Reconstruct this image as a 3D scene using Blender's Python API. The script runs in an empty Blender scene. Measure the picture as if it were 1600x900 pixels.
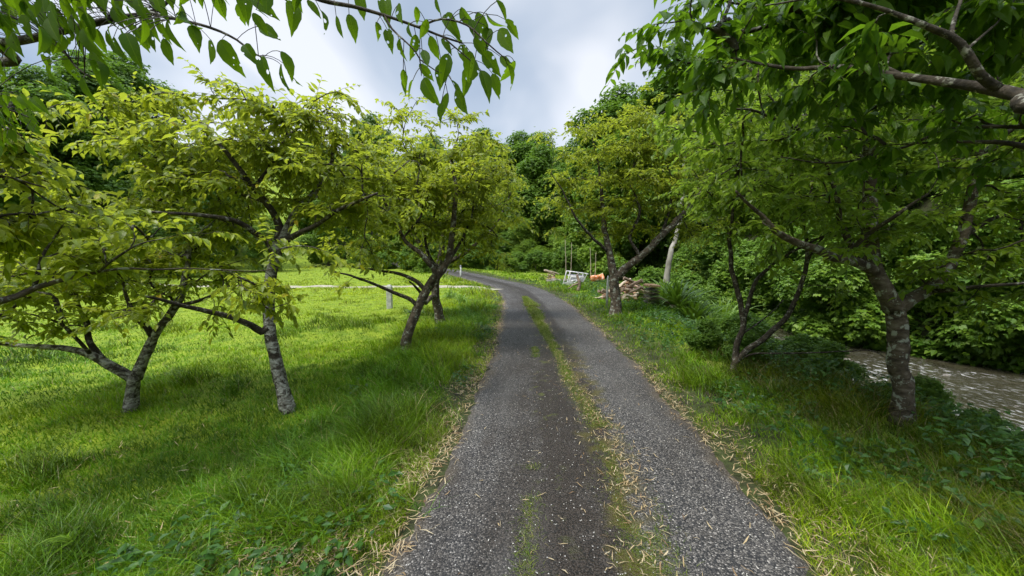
import bpy, math, random
import numpy as np

R = np.random.default_rng(7)
random.seed(7)
scene = bpy.context.scene
COL = scene.collection

# ------------------------------------------------------------------ camera
F = 600.0                     # focal length in pixels of the 1600 wide photograph
CAMZ = 1.7
TH = math.atan(50 / F)
cam_d = bpy.data.cameras.new("camera")
cam_d.sensor_width = 36
cam_d.lens = F / 1600 * 36
cam_d.clip_start = 0.05
cam_d.clip_end = 1500
cam = bpy.data.objects.new("camera", cam_d)
cam.location = (0, 0, CAMZ)
cam.rotation_euler = (math.pi / 2 - TH, 0, 0)
COL.objects.link(cam)
scene.camera = cam

# ------------------------------------------------------------------ world and sun (overcast)
SUN_EL, SUN_AZ = math.radians(62), math.radians(235)   # azimuth measured like the sky texture
w = bpy.data.worlds.new("World")
scene.world = w
w.use_nodes = True
nt = w.node_tree
nt.nodes.clear()
N = nt.nodes.new
L = nt.links.new
out = N("ShaderNodeOutputWorld")
bg = N("ShaderNodeBackground")
bg.inputs[1].default_value = 0.1
sky = N("ShaderNodeTexSky")
sky.sky_type = 'NISHITA'
sky.sun_disc = False
sky.sun_elevation = SUN_EL
sky.sun_rotation = SUN_AZ
tc = N("ShaderNodeTexCoord")
sep = N("ShaderNodeSeparateXYZ")
L(tc.outputs["Generated"], sep.inputs[0])
zc = N("ShaderNodeMath"); zc.operation = 'ADD'; zc.inputs[1].default_value = 0.22
L(sep.outputs[2], zc.inputs[0])
zm = N("ShaderNodeMath"); zm.operation = 'MAXIMUM'; zm.inputs[1].default_value = 0.05
L(zc.outputs[0], zm.inputs[0])
dv = N("ShaderNodeVectorMath"); dv.operation = 'DIVIDE'
cmb = N("ShaderNodeCombineXYZ")
for k in range(3): L(zm.outputs[0], cmb.inputs[k])
L(tc.outputs["Generated"], dv.inputs[0]); L(cmb.outputs[0], dv.inputs[1])
mpw = N("ShaderNodeMapping")
mpw.inputs["Location"].default_value = (0.35, 0.1, 0.0)
mpw.inputs["Rotation"].default_value = (0, 0, 0.6)
mpw.inputs["Scale"].default_value = (1.0, 0.62, 0.0)
L(dv.outputs[0], mpw.inputs[0])
no = N("ShaderNodeTexNoise")
no.inputs["Scale"].default_value = 1.25
no.inputs["Detail"].default_value = 4
no.inputs["Roughness"].default_value = 0.42
no.inputs["Distortion"].default_value = 0.35
L(mpw.outputs[0], no.inputs[0])
cr = N("ShaderNodeValToRGB")
cr.color_ramp.elements[0].position = 0.36
cr.color_ramp.elements[0].color = (0.30, 0.37, 0.48, 1)
cr.color_ramp.elements[1].position = 0.60
cr.color_ramp.elements[1].color = (0.76, 0.775, 0.81, 1)
e = cr.color_ramp.elements.new(0.48); e.color = (0.44, 0.50, 0.585, 1)
L(no.outputs[0], cr.inputs[0])
# an overcast sky is brighter towards the zenith
up = N("ShaderNodeMapRange")
up.inputs["From Min"].default_value = 0.55; up.inputs["From Max"].default_value = 0.95
up.inputs["To Min"].default_value = 1.0; up.inputs["To Max"].default_value = 5.5
L(sep.outputs[2], up.inputs[0])
sc_ = N("ShaderNodeVectorMath"); sc_.operation = 'SCALE'
L(cr.outputs[0], sc_.inputs[0])
mu = N("ShaderNodeMath"); mu.operation = 'MULTIPLY'; mu.inputs[1].default_value = 3.9
L(up.outputs[0], mu.inputs[0]); L(mu.outputs[0], sc_.inputs["Scale"])
mx = N("ShaderNodeMix"); mx.data_type = 'RGBA'
mx.inputs["Factor"].default_value = 0.88
L(sky.outputs[0], mx.inputs["A"]); L(sc_.outputs[0], mx.inputs["B"])
L(mx.outputs["Result"], bg.inputs[0]); L(bg.outputs[0], out.inputs[0])

sd = bpy.data.lights.new("sun", 'SUN')
sd.energy = 1.3
sd.angle = math.radians(14)
sd.color = (1.0, 0.97, 0.9)
so = bpy.data.objects.new("sun", sd)
# nishita: rotation 0 = sun towards +Y, turning clockwise seen from above
sdir = np.array([math.sin(SUN_AZ) * math.cos(SUN_EL), math.cos(SUN_AZ) * math.cos(SUN_EL), math.sin(SUN_EL)])
from mathutils import Vector
so.rotation_euler = Vector(sdir).to_track_quat('Z', 'Y').to_euler()
COL.objects.link(so)
scene.view_settings.view_transform = 'Standard'
scene.view_settings.look = 'None'
scene.view_settings.gamma = 1
scene.view_settings.exposure = 1.7
scene.cycles.max_bounces = 8
scene.cycles.diffuse_bounces = 5
scene.cycles.glossy_bounces = 2
scene.cycles.transmission_bounces = 5
scene.cycles.transparent_max_bounces = 8
scene.cycles.caustics_reflective = False
scene.cycles.caustics_refractive = False

# ------------------------------------------------------------------ helpers
_c, _s = math.cos(TH), math.sin(TH)


def ray(px, py):
    x = (px - 800) / F
    y = (450 - py) / F
    return np.array([x, _c + y * _s, -_s + y * _c])


def P(px, py, Y):
    """world point seen at a photograph pixel, Y metres ahead of the camera"""
    r = ray(px, py)
    return np.array([0, 0, CAMZ]) + r * (Y / r[1])


def G(px, py, z=0.0):
    r = ray(px, py)
    return np.array([0, 0, CAMZ]) + r * ((z - CAMZ) / r[2])


def nrm(v):
    return v / np.maximum(np.linalg.norm(v, axis=-1, keepdims=True), 1e-9)


def mk(name, V, polys, attrs=None, uv=None, mats=(), smooth=False, cols=None, midx=None):
    """mesh datablock from numpy arrays; polys: list of (n,k) index arrays"""
    me = bpy.data.meshes.new(name)
    V = np.asarray(V, np.float32)
    polys = [np.asarray(p, np.int32) for p in polys if len(p)]
    tot = np.concatenate([np.full(len(p), p.shape[1], np.int32) for p in polys])
    idx = np.concatenate([p.ravel() for p in polys])
    start = np.concatenate([[0], np.cumsum(tot)[:-1]]).astype(np.int32)
    me.vertices.add(len(V)); me.vertices.foreach_set("co", V.ravel())
    me.loops.add(len(idx)); me.loops.foreach_set("vertex_index", idx)
    me.polygons.add(len(tot)); me.polygons.foreach_set("loop_start", start)
    me.polygons.foreach_set("loop_total", tot)
    me.polygons.foreach_set("use_smooth", np.full(len(tot), smooth))
    for k, a in (attrs or {}).items():
        at = me.attributes.new(k, 'FLOAT', 'POINT')
        at.data.foreach_set("value", np.asarray(a, np.float32))
    if cols is not None:
        at = me.attributes.new("tint", 'FLOAT_COLOR', 'POINT')
        c4 = np.ones((len(V), 4), np.float32); c4[:, :3] = cols
        at.data.foreach_set("color", c4.ravel())
    if uv is not None:
        u = me.uv_layers.new(name="UVMap")
        u.data.foreach_set("uv", np.asarray(uv, np.float32)[idx].ravel())
    for m in mats: me.materials.append(m)
    if midx is not None: me.polygons.foreach_set("material_index", np.asarray(midx, np.int32))
    me.update()
    me.validate()
    return me


def ob(name, me, parent=None, loc=(0, 0, 0), **props):
    o = bpy.data.objects.new(name, me)
    o.location = loc
    COL.objects.link(o)
    if parent: o.parent = parent
    for k, v in props.items():
        if v is not None: o[k] = v
    return o


def thing(name, label, cat, loc=(0, 0, 0), rot=(0, 0, 0), group=None):
    o = ob(name, None, None, tuple(float(v) for v in loc), label=label, category=cat, group=group)
    o.rotation_euler = rot
    o.empty_display_size = 0.2
    return o


def dup(root, loc, rot, scale, label=None, group=None):
    r = root.copy(); COL.objects.link(r)
    r.location = loc; r.rotation_euler = rot; r.scale = scale
    if label: r["label"] = label
    if group: r["group"] = group
    for ch in list(root.children):
        c = ch.copy(); COL.objects.link(c); c.parent = r
    return r


# --- noise
def _hash(ix, iy, seed):
    h = (ix * 374761393 + iy * 668265263 + seed * 974711) & 0x7fffffff
    h = ((h ^ (h >> 13)) * 1274126177) & 0x7fffffff
    return ((h ^ (h >> 16)) & 0xffff) / 65535.0


def vnoise(x, y, seed=0):
    x = np.asarray(x, float); y = np.asarray(y, float)
    ix = np.floor(x).astype(np.int64); iy = np.floor(y).astype(np.int64)
    fx = x - ix; fy = y - iy
    fx = fx * fx * (3 - 2 * fx); fy = fy * fy * (3 - 2 * fy)
    a = _hash(ix, iy, seed); b = _hash(ix + 1, iy, seed)
    c = _hash(ix, iy + 1, seed); d = _hash(ix + 1, iy + 1, seed)
    return (a * (1 - fx) + b * fx) * (1 - fy) + (c * (1 - fx) + d * fx) * fy


def fbm(x, y, seed=0, o=3):
    v = 0; a = 0.5
    for k in range(o):
        v = v + a * vnoise(np.asarray(x) * 2 ** k, np.asarray(y) * 2 ** k, seed + k * 17)
        a *= 0.5
    return v / (1 - 0.5 ** o)


def sstep(a, b, x):
    t = np.clip((x - a) / (b - a), 0, 1)
    return t * t * (3 - 2 * t)


# ------------------------------------------------------------------ road line and terrain
_edge = [(900, 598, 1275), (800, 648, 1205), (700, 704, 1112), (600, 745, 1020), (560, 768, 985),
         (520, 780, 940), (480, 790, 893), (460, 786, 862)]
_pts = [(-60, .2), (-3, .2), (0, .34)]
for py, xl, xr in _edge:
    a = G(xl, py); b = G(xr, py)
    _pts.append((float(a[1]), float((a[0] + b[0]) / 2)))
_pts += [(20.5, .22), (22.5, -.3), (26, -1.7), (32, -4.0), (38, -6.6), (44, -10.5), (50, -17), (56, -26)]
_RY = np.array([p[0] for p in _pts]); _RX = np.array([p[1] for p in _pts])
_yy = np.linspace(-60, 56, 1200)
_xx = np.interp(_yy, _RY, _RX)
k_ = np.hanning(21); k_ /= k_.sum()
_xx[10:-10] = np.convolve(_xx, k_, 'valid')
_sl = np.gradient(_xx, _yy)
HW = 1.17                                             # half width of the road


def lat(x, y):
    """signed distance from the road's centre line (metres, right positive)"""
    c = np.interp(y, _yy, _xx); s = np.interp(y, _yy, _sl)
    return (x - c) / np.sqrt(1 + s * s)


def stream_x(y):
    """centre of the stream"""
    y = np.asarray(y, float)
    return 9.75 - 1.3 * sstep(7.5, 12.5, y) + 0.12 * np.maximum(y - 12.5, 0) + 0.15 * np.sin(y * 0.5)


def sw(y):
    """relative width of the stream"""
    return 1 - .42 * sstep(8, 12.5, np.asarray(y, float))


WATER_Z = -0.95


def height(x, y):
    x = np.asarray(x, float); y = np.asarray(y, float)
    q = lat(x, y)
    aq = np.abs(q)
    base = 0.016 * np.maximum(y - 22, 0) + np.maximum(y - 46, 0) * 0.20
    off = sstep(HW, HW + 1.2, aq)
    und = (fbm(x * .55, y * .55, 3) - .5) * 0.17 + (fbm(x * 2.1, y * 2.1, 5) - .5) * 0.07
    z = base + off * (und + 0.045)
    z = z - sstep(2.5, 14, -q) * 0.12
    # left hillside far away
    z = z + np.maximum(-x - 34, 0) * 0.33 + np.maximum(y - 60, 0) * 0.12
    # stream bed
    sx = stream_x(y)
    dl = (x - sx) / sw(y)
    wv = 0.25 * (fbm(x * .8, y * .8, 9) - .5)
    bank = sstep(-5.9, -3.5, dl + wv) * (1 - sstep(2.2, 3.3, dl + wv))
    z = z - bank * 1.42 * (1 - sstep(60, 90, y))
    z = z + sstep(2.6, 4.0, dl) * 0.9 + np.maximum(dl - 4.5, 0) * 0.42 + 0
    z = np.minimum(z, 26 + 4 * fbm(x * .03, y * .03, 21))
    return z


# ------------------------------------------------------------------ materials
def newmat(name):
    m = bpy.data.materials.new(name); m.use_nodes = True
    m.node_tree.nodes.clear()
    return m, m.node_tree.nodes.new, m.node_tree.links.new


def leaf_mat(name, dark, mid, light, under=(0.16, 0.24, 0.13), trans=0.38, tcol=None, rough=0.42, spec=0.35, holes=False, warm=None):
    m, N, L = newmat(name)
    o = N("ShaderNodeOutputMaterial")
    a = N("ShaderNodeAttribute"); a.attribute_name = "rnd"
    r = N("ShaderNodeValToRGB")
    r.color_ramp.elements[0].color = (*dark, 1); r.color_ramp.elements[1].color = (*light, 1)
    r.color_ramp.elements[1].position = 0.95
    e = r.color_ramp.elements.new(0.5); e.color = (*mid, 1)
    if warm:
        e2 = r.color_ramp.elements.new(0.975); e2.color = (*light, 1)
        r.color_ramp.elements[-1].color = (*warm, 1); r.color_ramp.elements[-1].position = 1.0
        r.color_ramp.elements[-2].position = 0.965
    L(a.outputs["Fac"], r.inputs[0])
    g = N("ShaderNodeNewGeometry")
    mu = N("ShaderNodeMix"); mu.data_type = 'RGBA'
    mf = N("ShaderNodeMath"); mf.operation = 'MULTIPLY'; mf.inputs[1].default_value = 0.45
    L(g.outputs["Backfacing"], mf.inputs[0])
    L(mf.outputs[0], mu.inputs["Factor"]); L(r.outputs[0], mu.inputs["A"]); mu.inputs["B"].default_value = (*under, 1)
    colsock = mu.outputs["Result"]
    p = N("ShaderNodeBsdfPrincipled")
    p.inputs["Roughness"].default_value = rough
    p.inputs["Specular IOR Level"].default_value = spec
    t = N("ShaderNodeBsdfTranslucent")
    if holes:
        u = N("ShaderNodeUVMap"); u.uv_map = "UVMap"
        sp = N("ShaderNodeSeparateXYZ"); L(u.outputs[0], sp.inputs[0])
        # midrib and side veins
        ab = N("ShaderNodeMath"); ab.operation = 'ABSOLUTE'; L(sp.outputs[1], ab.inputs[0])
        k1 = N("ShaderNodeMath"); k1.operation = 'MULTIPLY'; k1.inputs[1].default_value = 0.55; L(ab.outputs[0], k1.inputs[0])
        k2 = N("ShaderNodeMath"); k2.operation = 'SUBTRACT'; L(sp.outputs[0], k2.inputs[0]); L(k1.outputs[0], k2.inputs[1])
        k3 = N("ShaderNodeMath"); k3.operation = 'MULTIPLY'; k3.inputs[1].default_value = 62.0; L(k2.outputs[0], k3.inputs[0])
        k4 = N("ShaderNodeMath"); k4.operation = 'SINE'; L(k3.outputs[0], k4.inputs[0])
        k5 = N("ShaderNodeMapRange"); k5.inputs[1].default_value = 0.86; k5.inputs[2].default_value = 1.0; L(k4.outputs[0], k5.inputs[0])
        m1 = N("ShaderNodeMapRange"); m1.inputs[1].default_value = 0.012; m1.inputs[2].default_value = 0.03
        m1.inputs[3].default_value = 1.0; m1.inputs[4].default_value = 0.0; L(ab.outputs[0], m1.inputs[0])
        mm = N("ShaderNodeMath"); mm.operation = 'MAXIMUM'
        k6 = N("ShaderNodeMath"); k6.operation = 'MULTIPLY'; k6.inputs[1].default_value = 0.35; L(k5.outputs[0], k6.inputs[0])
        L(k6.outputs[0], mm.inputs[0]); L(m1.outputs[0], mm.inputs[1])
        vm = N("ShaderNodeMix"); vm.data_type = 'RGBA'; L(mm.outputs[0], vm.inputs["Factor"])
        L(colsock, vm.inputs["A"]); vm.inputs["B"].default_value = (light[0] * 1.3, light[1] * 1.2, light[2] * 1.6, 1)
        colsock = vm.outputs["Result"]
    L(colsock, p.inputs["Base Color"])
    tm = N("ShaderNodeMix"); tm.data_type = 'RGBA'; tm.inputs["Factor"].default_value = 0.6
    L(colsock, tm.inputs["A"]); tm.inputs["B"].default_value = (*(tcol or (0.22, 0.32, 0.02)), 1)
    L(tm.outputs["Result"], t.inputs[0])
    ms = N("ShaderNodeMixShader"); ms.inputs[0].default_value = trans
    L(p.outputs[0], ms.inputs[1]); L(t.outputs[0], ms.inputs[2])
    if holes:
        tco = N("ShaderNodeTexCoord")
        vo = N("ShaderNodeTexVoronoi"); vo.inputs["Scale"].default_value = 60
        L(tco.outputs["Object"], vo.inputs[0])
        no = N("ShaderNodeTexNoise"); no.inputs["Scale"].default_value = 6; L(tco.outputs["Object"], no.inputs[0])
        th = N("ShaderNodeMapRange"); th.inputs[1].default_value = 0.42; th.inputs[2].default_value = 0.62
        th.inputs[3].default_value = 0.10; th.inputs[4].default_value = 0.34; L(no.outputs[0], th.inputs[0])
        lt = N("ShaderNodeMath"); lt.operation = 'LESS_THAN'; L(vo.outputs["Distance"], lt.inputs[0]); L(th.outputs[0], lt.inputs[1])
        ln = N("ShaderNodeMath"); ln.operation = 'MULTIPLY'
        vc = N("ShaderNodeSeparateColor"); L(vo.outputs["Color"], vc.inputs[0])
        gt = N("ShaderNodeMath"); gt.operation = 'GREATER_THAN'; gt.inputs[1].default_value = 0.55; L(vc.outputs[0], gt.inputs[0])
        L(lt.outputs[0], ln.inputs[0]); L(gt.outputs[0], ln.inputs[1])
        tr = N("ShaderNodeBsdfTransparent")
        m2 = N("ShaderNodeMixShader"); L(ln.outputs[0], m2.inputs[0]); L(ms.outputs[0], m2.inputs[1]); L(tr.outputs[0], m2.inputs[2])
        L(m2.outputs[0], o.inputs[0])
    else:
        L(ms.outputs[0], o.inputs[0])
    return m


def tint_mat(name, trans=0.3, rough=0.5, spec=0.3):
    m, N, L = newmat(name)
    o = N("ShaderNodeOutputMaterial")
    a = N("ShaderNodeAttribute"); a.attribute_name = "tint"
    p = N("ShaderNodeBsdfPrincipled"); p.inputs["Roughness"].default_value = rough
    p.inputs["Specular IOR Level"].default_value = spec
    L(a.outputs["Color"], p.inputs["Base Color"])
    t = N("ShaderNodeBsdfTranslucent"); L(a.outputs["Color"], t.inputs[0])
    ms = N("ShaderNodeMixShader"); ms.inputs[0].default_value = trans
    L(p.outputs[0], ms.inputs[1]); L(t.outputs[0], ms.inputs[2]); L(ms.outputs[0], o.inputs[0])
    return m


def noise_mat(name, stops, scale=5, detail=6, rough=0.8, bump=0.3, bscale=None, stretch=(1, 1, 1), dist=0.0, spec=0.3, second=None, metal=0, bdist=0.01):
    """stops: [(pos, colour)]; second: (scale, lo, hi, colour) extra patches"""
    m, N, L = newmat(name)
    o = N("ShaderNodeOutputMaterial")
    tc = N("ShaderNodeTexCoord"); mp = N("ShaderNodeMapping"); mp.inputs["Scale"].default_value = stretch
    L(tc.outputs["Object"], mp.inputs[0])
    n = N("ShaderNodeTexNoise"); n.inputs["Scale"].default_value = scale; n.inputs["Detail"].default_value = detail
    n.inputs["Distortion"].default_value = dist; n.inputs["Roughness"].default_value = 0.6
    L(mp.outputs[0], n.inputs[0])
    r = N("ShaderNodeValToRGB")
    r.color_ramp.elements[0].position = stops[0][0]; r.color_ramp.elements[0].color = (*stops[0][1], 1)
    r.color_ramp.elements[1].position = stops[-1][0]; r.color_ramp.elements[1].color = (*stops[-1][1], 1)
    for ps, c in stops[1:-1]:
        e = r.color_ramp.elements.new(ps); e.color = (*c, 1)
    L(n.outputs[0], r.inputs[0])
    col = r.outputs[0]
    if second:
        n2 = N("ShaderNodeTexNoise"); n2.inputs["Scale"].default_value = second[0]; n2.inputs["Detail"].default_value = 5
        n2.inputs["Roughness"].default_value = 0.65
        L(tc.outputs["Object"], n2.inputs[0])
        mr = N("ShaderNodeMapRange"); mr.inputs[1].default_value = second[1]; mr.inputs[2].default_value = second[2]
        L(n2.outputs[0], mr.inputs[0])
        mx = N("ShaderNodeMix"); mx.data_type = 'RGBA'; L(mr.outputs[0], mx.inputs["Factor"]); L(col, mx.inputs["A"])
        mx.inputs["B"].default_value = (*second[3], 1)
        col = mx.outputs["Result"]
    p = N("ShaderNodeBsdfPrincipled"); p.inputs["Roughness"].default_value = rough
    p.inputs["Specular IOR Level"].default_value = spec; p.inputs["Metallic"].default_value = metal
    L(col, p.inputs["Base Color"])
    n3 = N("ShaderNodeTexNoise"); n3.inputs["Scale"].default_value = bscale or scale * 3; n3.inputs["Detail"].default_value = 6
    L(mp.outputs[0], n3.inputs[0])
    b = N("ShaderNodeBump"); b.inputs["Strength"].default_value = bump; b.inputs["Distance"].default_value = bdist
    L(n3.outputs[0], b.inputs["Height"]); L(b.outputs[0], p.inputs["Normal"])
    L(p.outputs[0], o.inputs[0])
    return m


# leaves
M_leaf_sun = leaf_mat("cherry_leaf_sunlit", (0.095, 0.148, 0.006), (0.185, 0.238, 0.008), (0.310, 0.340, 0.012), trans=0.55, tcol=(0.50, 0.56, 0.008), warm=(0.42, 0.32, 0.02))  # sunlit and shaded crowns: the light is built into these leaf colours
M_leaf_mid = leaf_mat("cherry_leaf_green", (0.060, 0.118, 0.006), (0.118, 0.188, 0.007), (0.210, 0.272, 0.011), trans=0.55, tcol=(0.34, 0.50, 0.01))
M_leaf_deep = leaf_mat("cherry_leaf_shaded", (0.020, 0.060, 0.008), (0.036, 0.090, 0.009), (0.070, 0.135, 0.012), trans=0.45, tcol=(0.10, 0.22, 0.01), under=(0.10, 0.17, 0.08))
M_leaf_hero = leaf_mat("overhanging_cherry_leaf", (0.030, 0.078, 0.003), (0.050, 0.110, 0.004), (0.085, 0.150, 0.006), trans=0.62, tcol=(0.19, 0.33, 0.004), under=(0.050, 0.105, 0.012), holes=True, spec=.12, rough=.6)
M_leaf_heror = leaf_mat("overhead_cherry_leaf", (0.032, 0.085, 0.005), (0.060, 0.125, 0.006), (0.110, 0.180, 0.010), trans=0.6, tcol=(0.20, 0.36, 0.006), under=(0.05, 0.11, 0.03), rough=.5)
M_forest = [
    leaf_mat("forest_leaf_dark", (0.052, 0.118, 0.012), (0.098, 0.186, 0.016), (0.165, 0.260, 0.022), trans=0.45, under=(0.05, 0.09, 0.04), tcol=(.20, .36, .02), rough=.5),
    leaf_mat("forest_leaf_green", (0.065, 0.140, 0.010), (0.120, 0.220, 0.016), (0.200, 0.300, 0.026), trans=0.4, under=(0.07, 0.12, 0.05), tcol=(.2, .36, .02), rough=.5),
    leaf_mat("forest_leaf_fresh", (0.085, 0.165, 0.010), (0.150, 0.250, 0.016), (0.240, 0.340, 0.030), trans=0.4, under=(0.10, 0.16, 0.06), tcol=(.28, .44, .02), rough=.5),
]
M_weed = leaf_mat("weed_leaf", (0.018, 0.055, 0.010), (0.035, 0.095, 0.014), (0.070, 0.150, 0.022), trans=0.3, tcol=(.10, .20, .02))
M_reed = leaf_mat("reed_leaf", (0.100, 0.200, 0.010), (0.180, 0.300, 0.016), (0.270, 0.400, 0.030), trans=0.4, tcol=(.2, .34, .03))
M_grass = tint_mat("grass_blade", 0.32, 0.45, 0.3)
M_dry = tint_mat("dry_leaf", 0.15, 0.7, 0.2)
M_bark = noise_mat("cherry_bark", [(0.36, (0.030, 0.022, 0.015)), (0.55, (0.085, 0.066, 0.045)), (0.72, (0.15, 0.13, 0.10))], 9, 8, 0.9, 0.9, 22,
                   (1, 1, 1.6), 0.4, second=(13, 0.56, 0.61, (0.25, 0.26, 0.215)), bdist=0.02)
M_bark_pale = noise_mat("lichen_bark", [(0.40, (0.030, 0.024, 0.018)), (0.48, (0.15, 0.14, 0.115)), (0.60, (0.33, 0.33, 0.29))], 13, 10, 0.9, 1.0, 40,
                        (1, 1, 1.5), 0.9, second=(9, 0.55, 0.60, (0.045, 0.036, 0.026)), bdist=0.025)
M_bark_dark = noise_mat("dark_twig_bark", [(0.4, (0.018, 0.014, 0.009)), (0.62, (0.055, 0.043, 0.029))], 18, 8, 0.85, 0.9, 50,
                        second=(22, 0.55, 0.62, (0.19, 0.185, 0.15)))
M_bark_forest = noise_mat("forest_bark", [(0.4, (0.045, 0.038, 0.028)), (0.62, (0.15, 0.13, 0.10))], 6, 6, 0.9, 0.5, 20)

# ------------------------------------------------------------------ ground sheet
gx = np.concatenate([-14 - np.geomspace(286, .5, 60), np.linspace(-14, 16, 170), 16 + np.geomspace(.5, 284, 60)])
gy = np.concatenate([-6 - np.geomspace(200, .5, 25), np.linspace(-6, 40, 240), 40 + np.geomspace(.4, 400, 70)])
GX, GY = np.meshgrid(gx, gy)
GZ = height(GX, GY) - 0.0
V = np.stack([GX, GY, GZ], -1).reshape(-1, 3)
nx_, ny_ = len(gx), len(gy)
i = np.arange((nx_ - 1) * (ny_ - 1)); a = (i // (nx_ - 1)) * nx_ + i % (nx_ - 1)
quads = np.stack([a, a + 1, a + nx_ + 1, a + nx_], 1)
M_ground = noise_mat("soil_and_turf", [(0.36, (0.022, 0.020, 0.010)), (0.52, (0.036, 0.045, 0.012)), (0.68, (0.050, 0.070, 0.014))], 5.2, 8, 0.95, 0.8, 30,
                     second=(0.9, 0.60, 0.72, (0.060, 0.046, 0.028)), bdist=.03)
nt_ = M_ground.node_tree
pr_ = [n for n in nt_.nodes if n.type == 'BSDF_PRINCIPLED'][0]
src_ = pr_.inputs["Base Color"].links[0].from_socket
at_ = nt_.nodes.new("ShaderNodeAttribute"); at_.attribute_name = "turf"
n_ = nt_.nodes.new("ShaderNodeTexNoise"); n_.inputs["Scale"].default_value = 3.0; n_.inputs["Detail"].default_value = 8
tcg = nt_.nodes.new("ShaderNodeTexCoord"); nt_.links.new(tcg.outputs["Object"], n_.inputs[0])
rg_ = nt_.nodes.new("ShaderNodeValToRGB"); nt_.links.new(n_.outputs[0], rg_.inputs[0])
rg_.color_ramp.elements[0].position = .3; rg_.color_ramp.elements[0].color = (.085, .145, .007, 1)
rg_.color_ramp.elements[1].position = .7; rg_.color_ramp.elements[1].color = (.215, .270, .014, 1)
mg_ = nt_.nodes.new("ShaderNodeMix"); mg_.data_type = 'RGBA'
nt_.links.new(at_.outputs["Fac"], mg_.inputs["Factor"]); nt_.links.new(src_, mg_.inputs["A"]); nt_.links.new(rg_.outputs[0], mg_.inputs["B"])
nt_.links.new(mg_.outputs["Result"], pr_.inputs["Base Color"])
_q = np.abs(lat(GX, GY))
turf_ = sstep(HW + .5, HW + 1.6, _q) * (1 - sstep(-6.2, -5.2, (GX - stream_x(GY)) / sw(GY)))
turf_ = np.maximum(turf_ * (GX < 20), 0)
ob("ground", mk("ground", V, [quads], attrs={"turf": turf_.ravel()}, mats=[M_ground], smooth=True), kind="structure")

# ------------------------------------------------------------------ road
m, N, L = newmat("old_asphalt")
o = N("ShaderNodeOutputMaterial"); p = N("ShaderNodeBsdfPrincipled")
tc = N("ShaderNodeTexCoord")
at = N("ShaderNodeAttribute"); at.attribute_name = "across"
al = N("ShaderNodeAttribute"); al.attribute_name = "along"


def math_(op, a, b=None, c=None):
    n = N("ShaderNodeMath"); n.operation = op
    for k, v in enumerate((a, b, c)):
        if v is None: continue
        if isinstance(v, (int, float)): n.inputs[k].default_value = v
        else: L(v, n.inputs[k])
    return n.outputs[0]


def noise_(sc, det=5, vec=None, rough=.6):
    n = N("ShaderNodeTexNoise"); n.inputs["Scale"].default_value = sc; n.inputs["Detail"].default_value = det
    n.inputs["Roughness"].default_value = rough
    L(vec or tc.outputs["Object"], n.inputs[0]); return n.outputs[0]


def mr_(v, a, b, c=0., d=1., smooth=True):
    n = N("ShaderNodeMapRange"); n.inputs[1].default_value = a; n.inputs[2].default_value = b
    n.inputs[3].default_value = c; n.inputs[4].default_value = d
    if smooth: n.interpolation_type = 'SMOOTHSTEP'
    L(v, n.inputs[0]); return n.outputs[0]


def mix_(f, a, b):
    n = N("ShaderNodeMix"); n.data_type = 'RGBA'
    if isinstance(f, float): n.inputs["Factor"].default_value = f
    else: L(f, n.inputs["Factor"])
    for s, v in (("A", a), ("B", b)):
        if isinstance(v, tuple): n.inputs[s].default_value = (*v, 1)
        else: L(v, n.inputs[s])
    return n.outputs["Result"]


# aggregate
vo = N("ShaderNodeTexVoronoi"); vo.inputs["Scale"].default_value = 95; L(tc.outputs["Object"], vo.inputs[0])
vs = N("ShaderNodeSeparateColor"); L(vo.outputs["Color"], vs.inputs[0])
stone = N("ShaderNodeValToRGB"); L(vs.outputs[0], stone.inputs[0])
stone.color_ramp.elements[0].color = (0.030, 0.030, 0.031, 1); stone.color_ramp.elements[1].color = (0.35, 0.32, 0.285, 1)
e = stone.color_ramp.elements.new(.55); e.color = (0.098, 0.089, 0.079, 1)
e = stone.color_ramp.elements.new(.9); e.color = (0.175, 0.160, 0.143, 1)
crev = mr_(vo.outputs["Distance"], 0.35, 0.75)
light_c = mix_(crev, stone.outputs[0], (0.018, 0.018, 0.019))
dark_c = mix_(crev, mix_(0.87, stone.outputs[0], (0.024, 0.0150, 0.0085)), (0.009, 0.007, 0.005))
wob = math_('MULTIPLY', math_('SUBTRACT', noise_(1.6, 4), 0.5), 0.5)
acr = math_('ADD', at.outputs["Fac"], wob)
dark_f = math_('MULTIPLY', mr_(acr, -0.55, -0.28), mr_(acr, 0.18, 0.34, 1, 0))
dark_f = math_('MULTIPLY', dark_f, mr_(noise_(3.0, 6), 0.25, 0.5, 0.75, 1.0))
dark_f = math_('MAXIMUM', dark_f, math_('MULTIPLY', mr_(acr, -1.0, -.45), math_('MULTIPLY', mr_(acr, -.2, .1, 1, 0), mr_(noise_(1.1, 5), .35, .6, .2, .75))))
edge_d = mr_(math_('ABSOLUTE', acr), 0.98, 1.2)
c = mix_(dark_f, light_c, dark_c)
blot = mr_(noise_(0.7, 6), 0.42, 0.62)
c = mix_(math_('MULTIPLY', blot, 0.35), c, dark_c)
c = mix_(math_('MULTIPLY', edge_d, 0.6), c, (0.10, 0.075, 0.045))
cw = N("ShaderNodeCombineXYZ"); L(math_('MULTIPLY', at.outputs["Fac"], 3.2), cw.inputs[0]); L(math_('MULTIPLY', al.outputs["Fac"], .4), cw.inputs[1])
wear = mr_(noise_(1.6, 6, cw.outputs[0]), .38, .66)
c = mix_(math_('MULTIPLY', math_('MULTIPLY', wear, .42), mr_(acr, .2, .5, 1, .3)), c, dark_c)
polish = mr_(noise_(.9, 5, cw.outputs[0]), .5, .72)
c = mix_(math_('MULTIPLY', polish, .30), c, (0.105, 0.096, 0.086))
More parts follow.
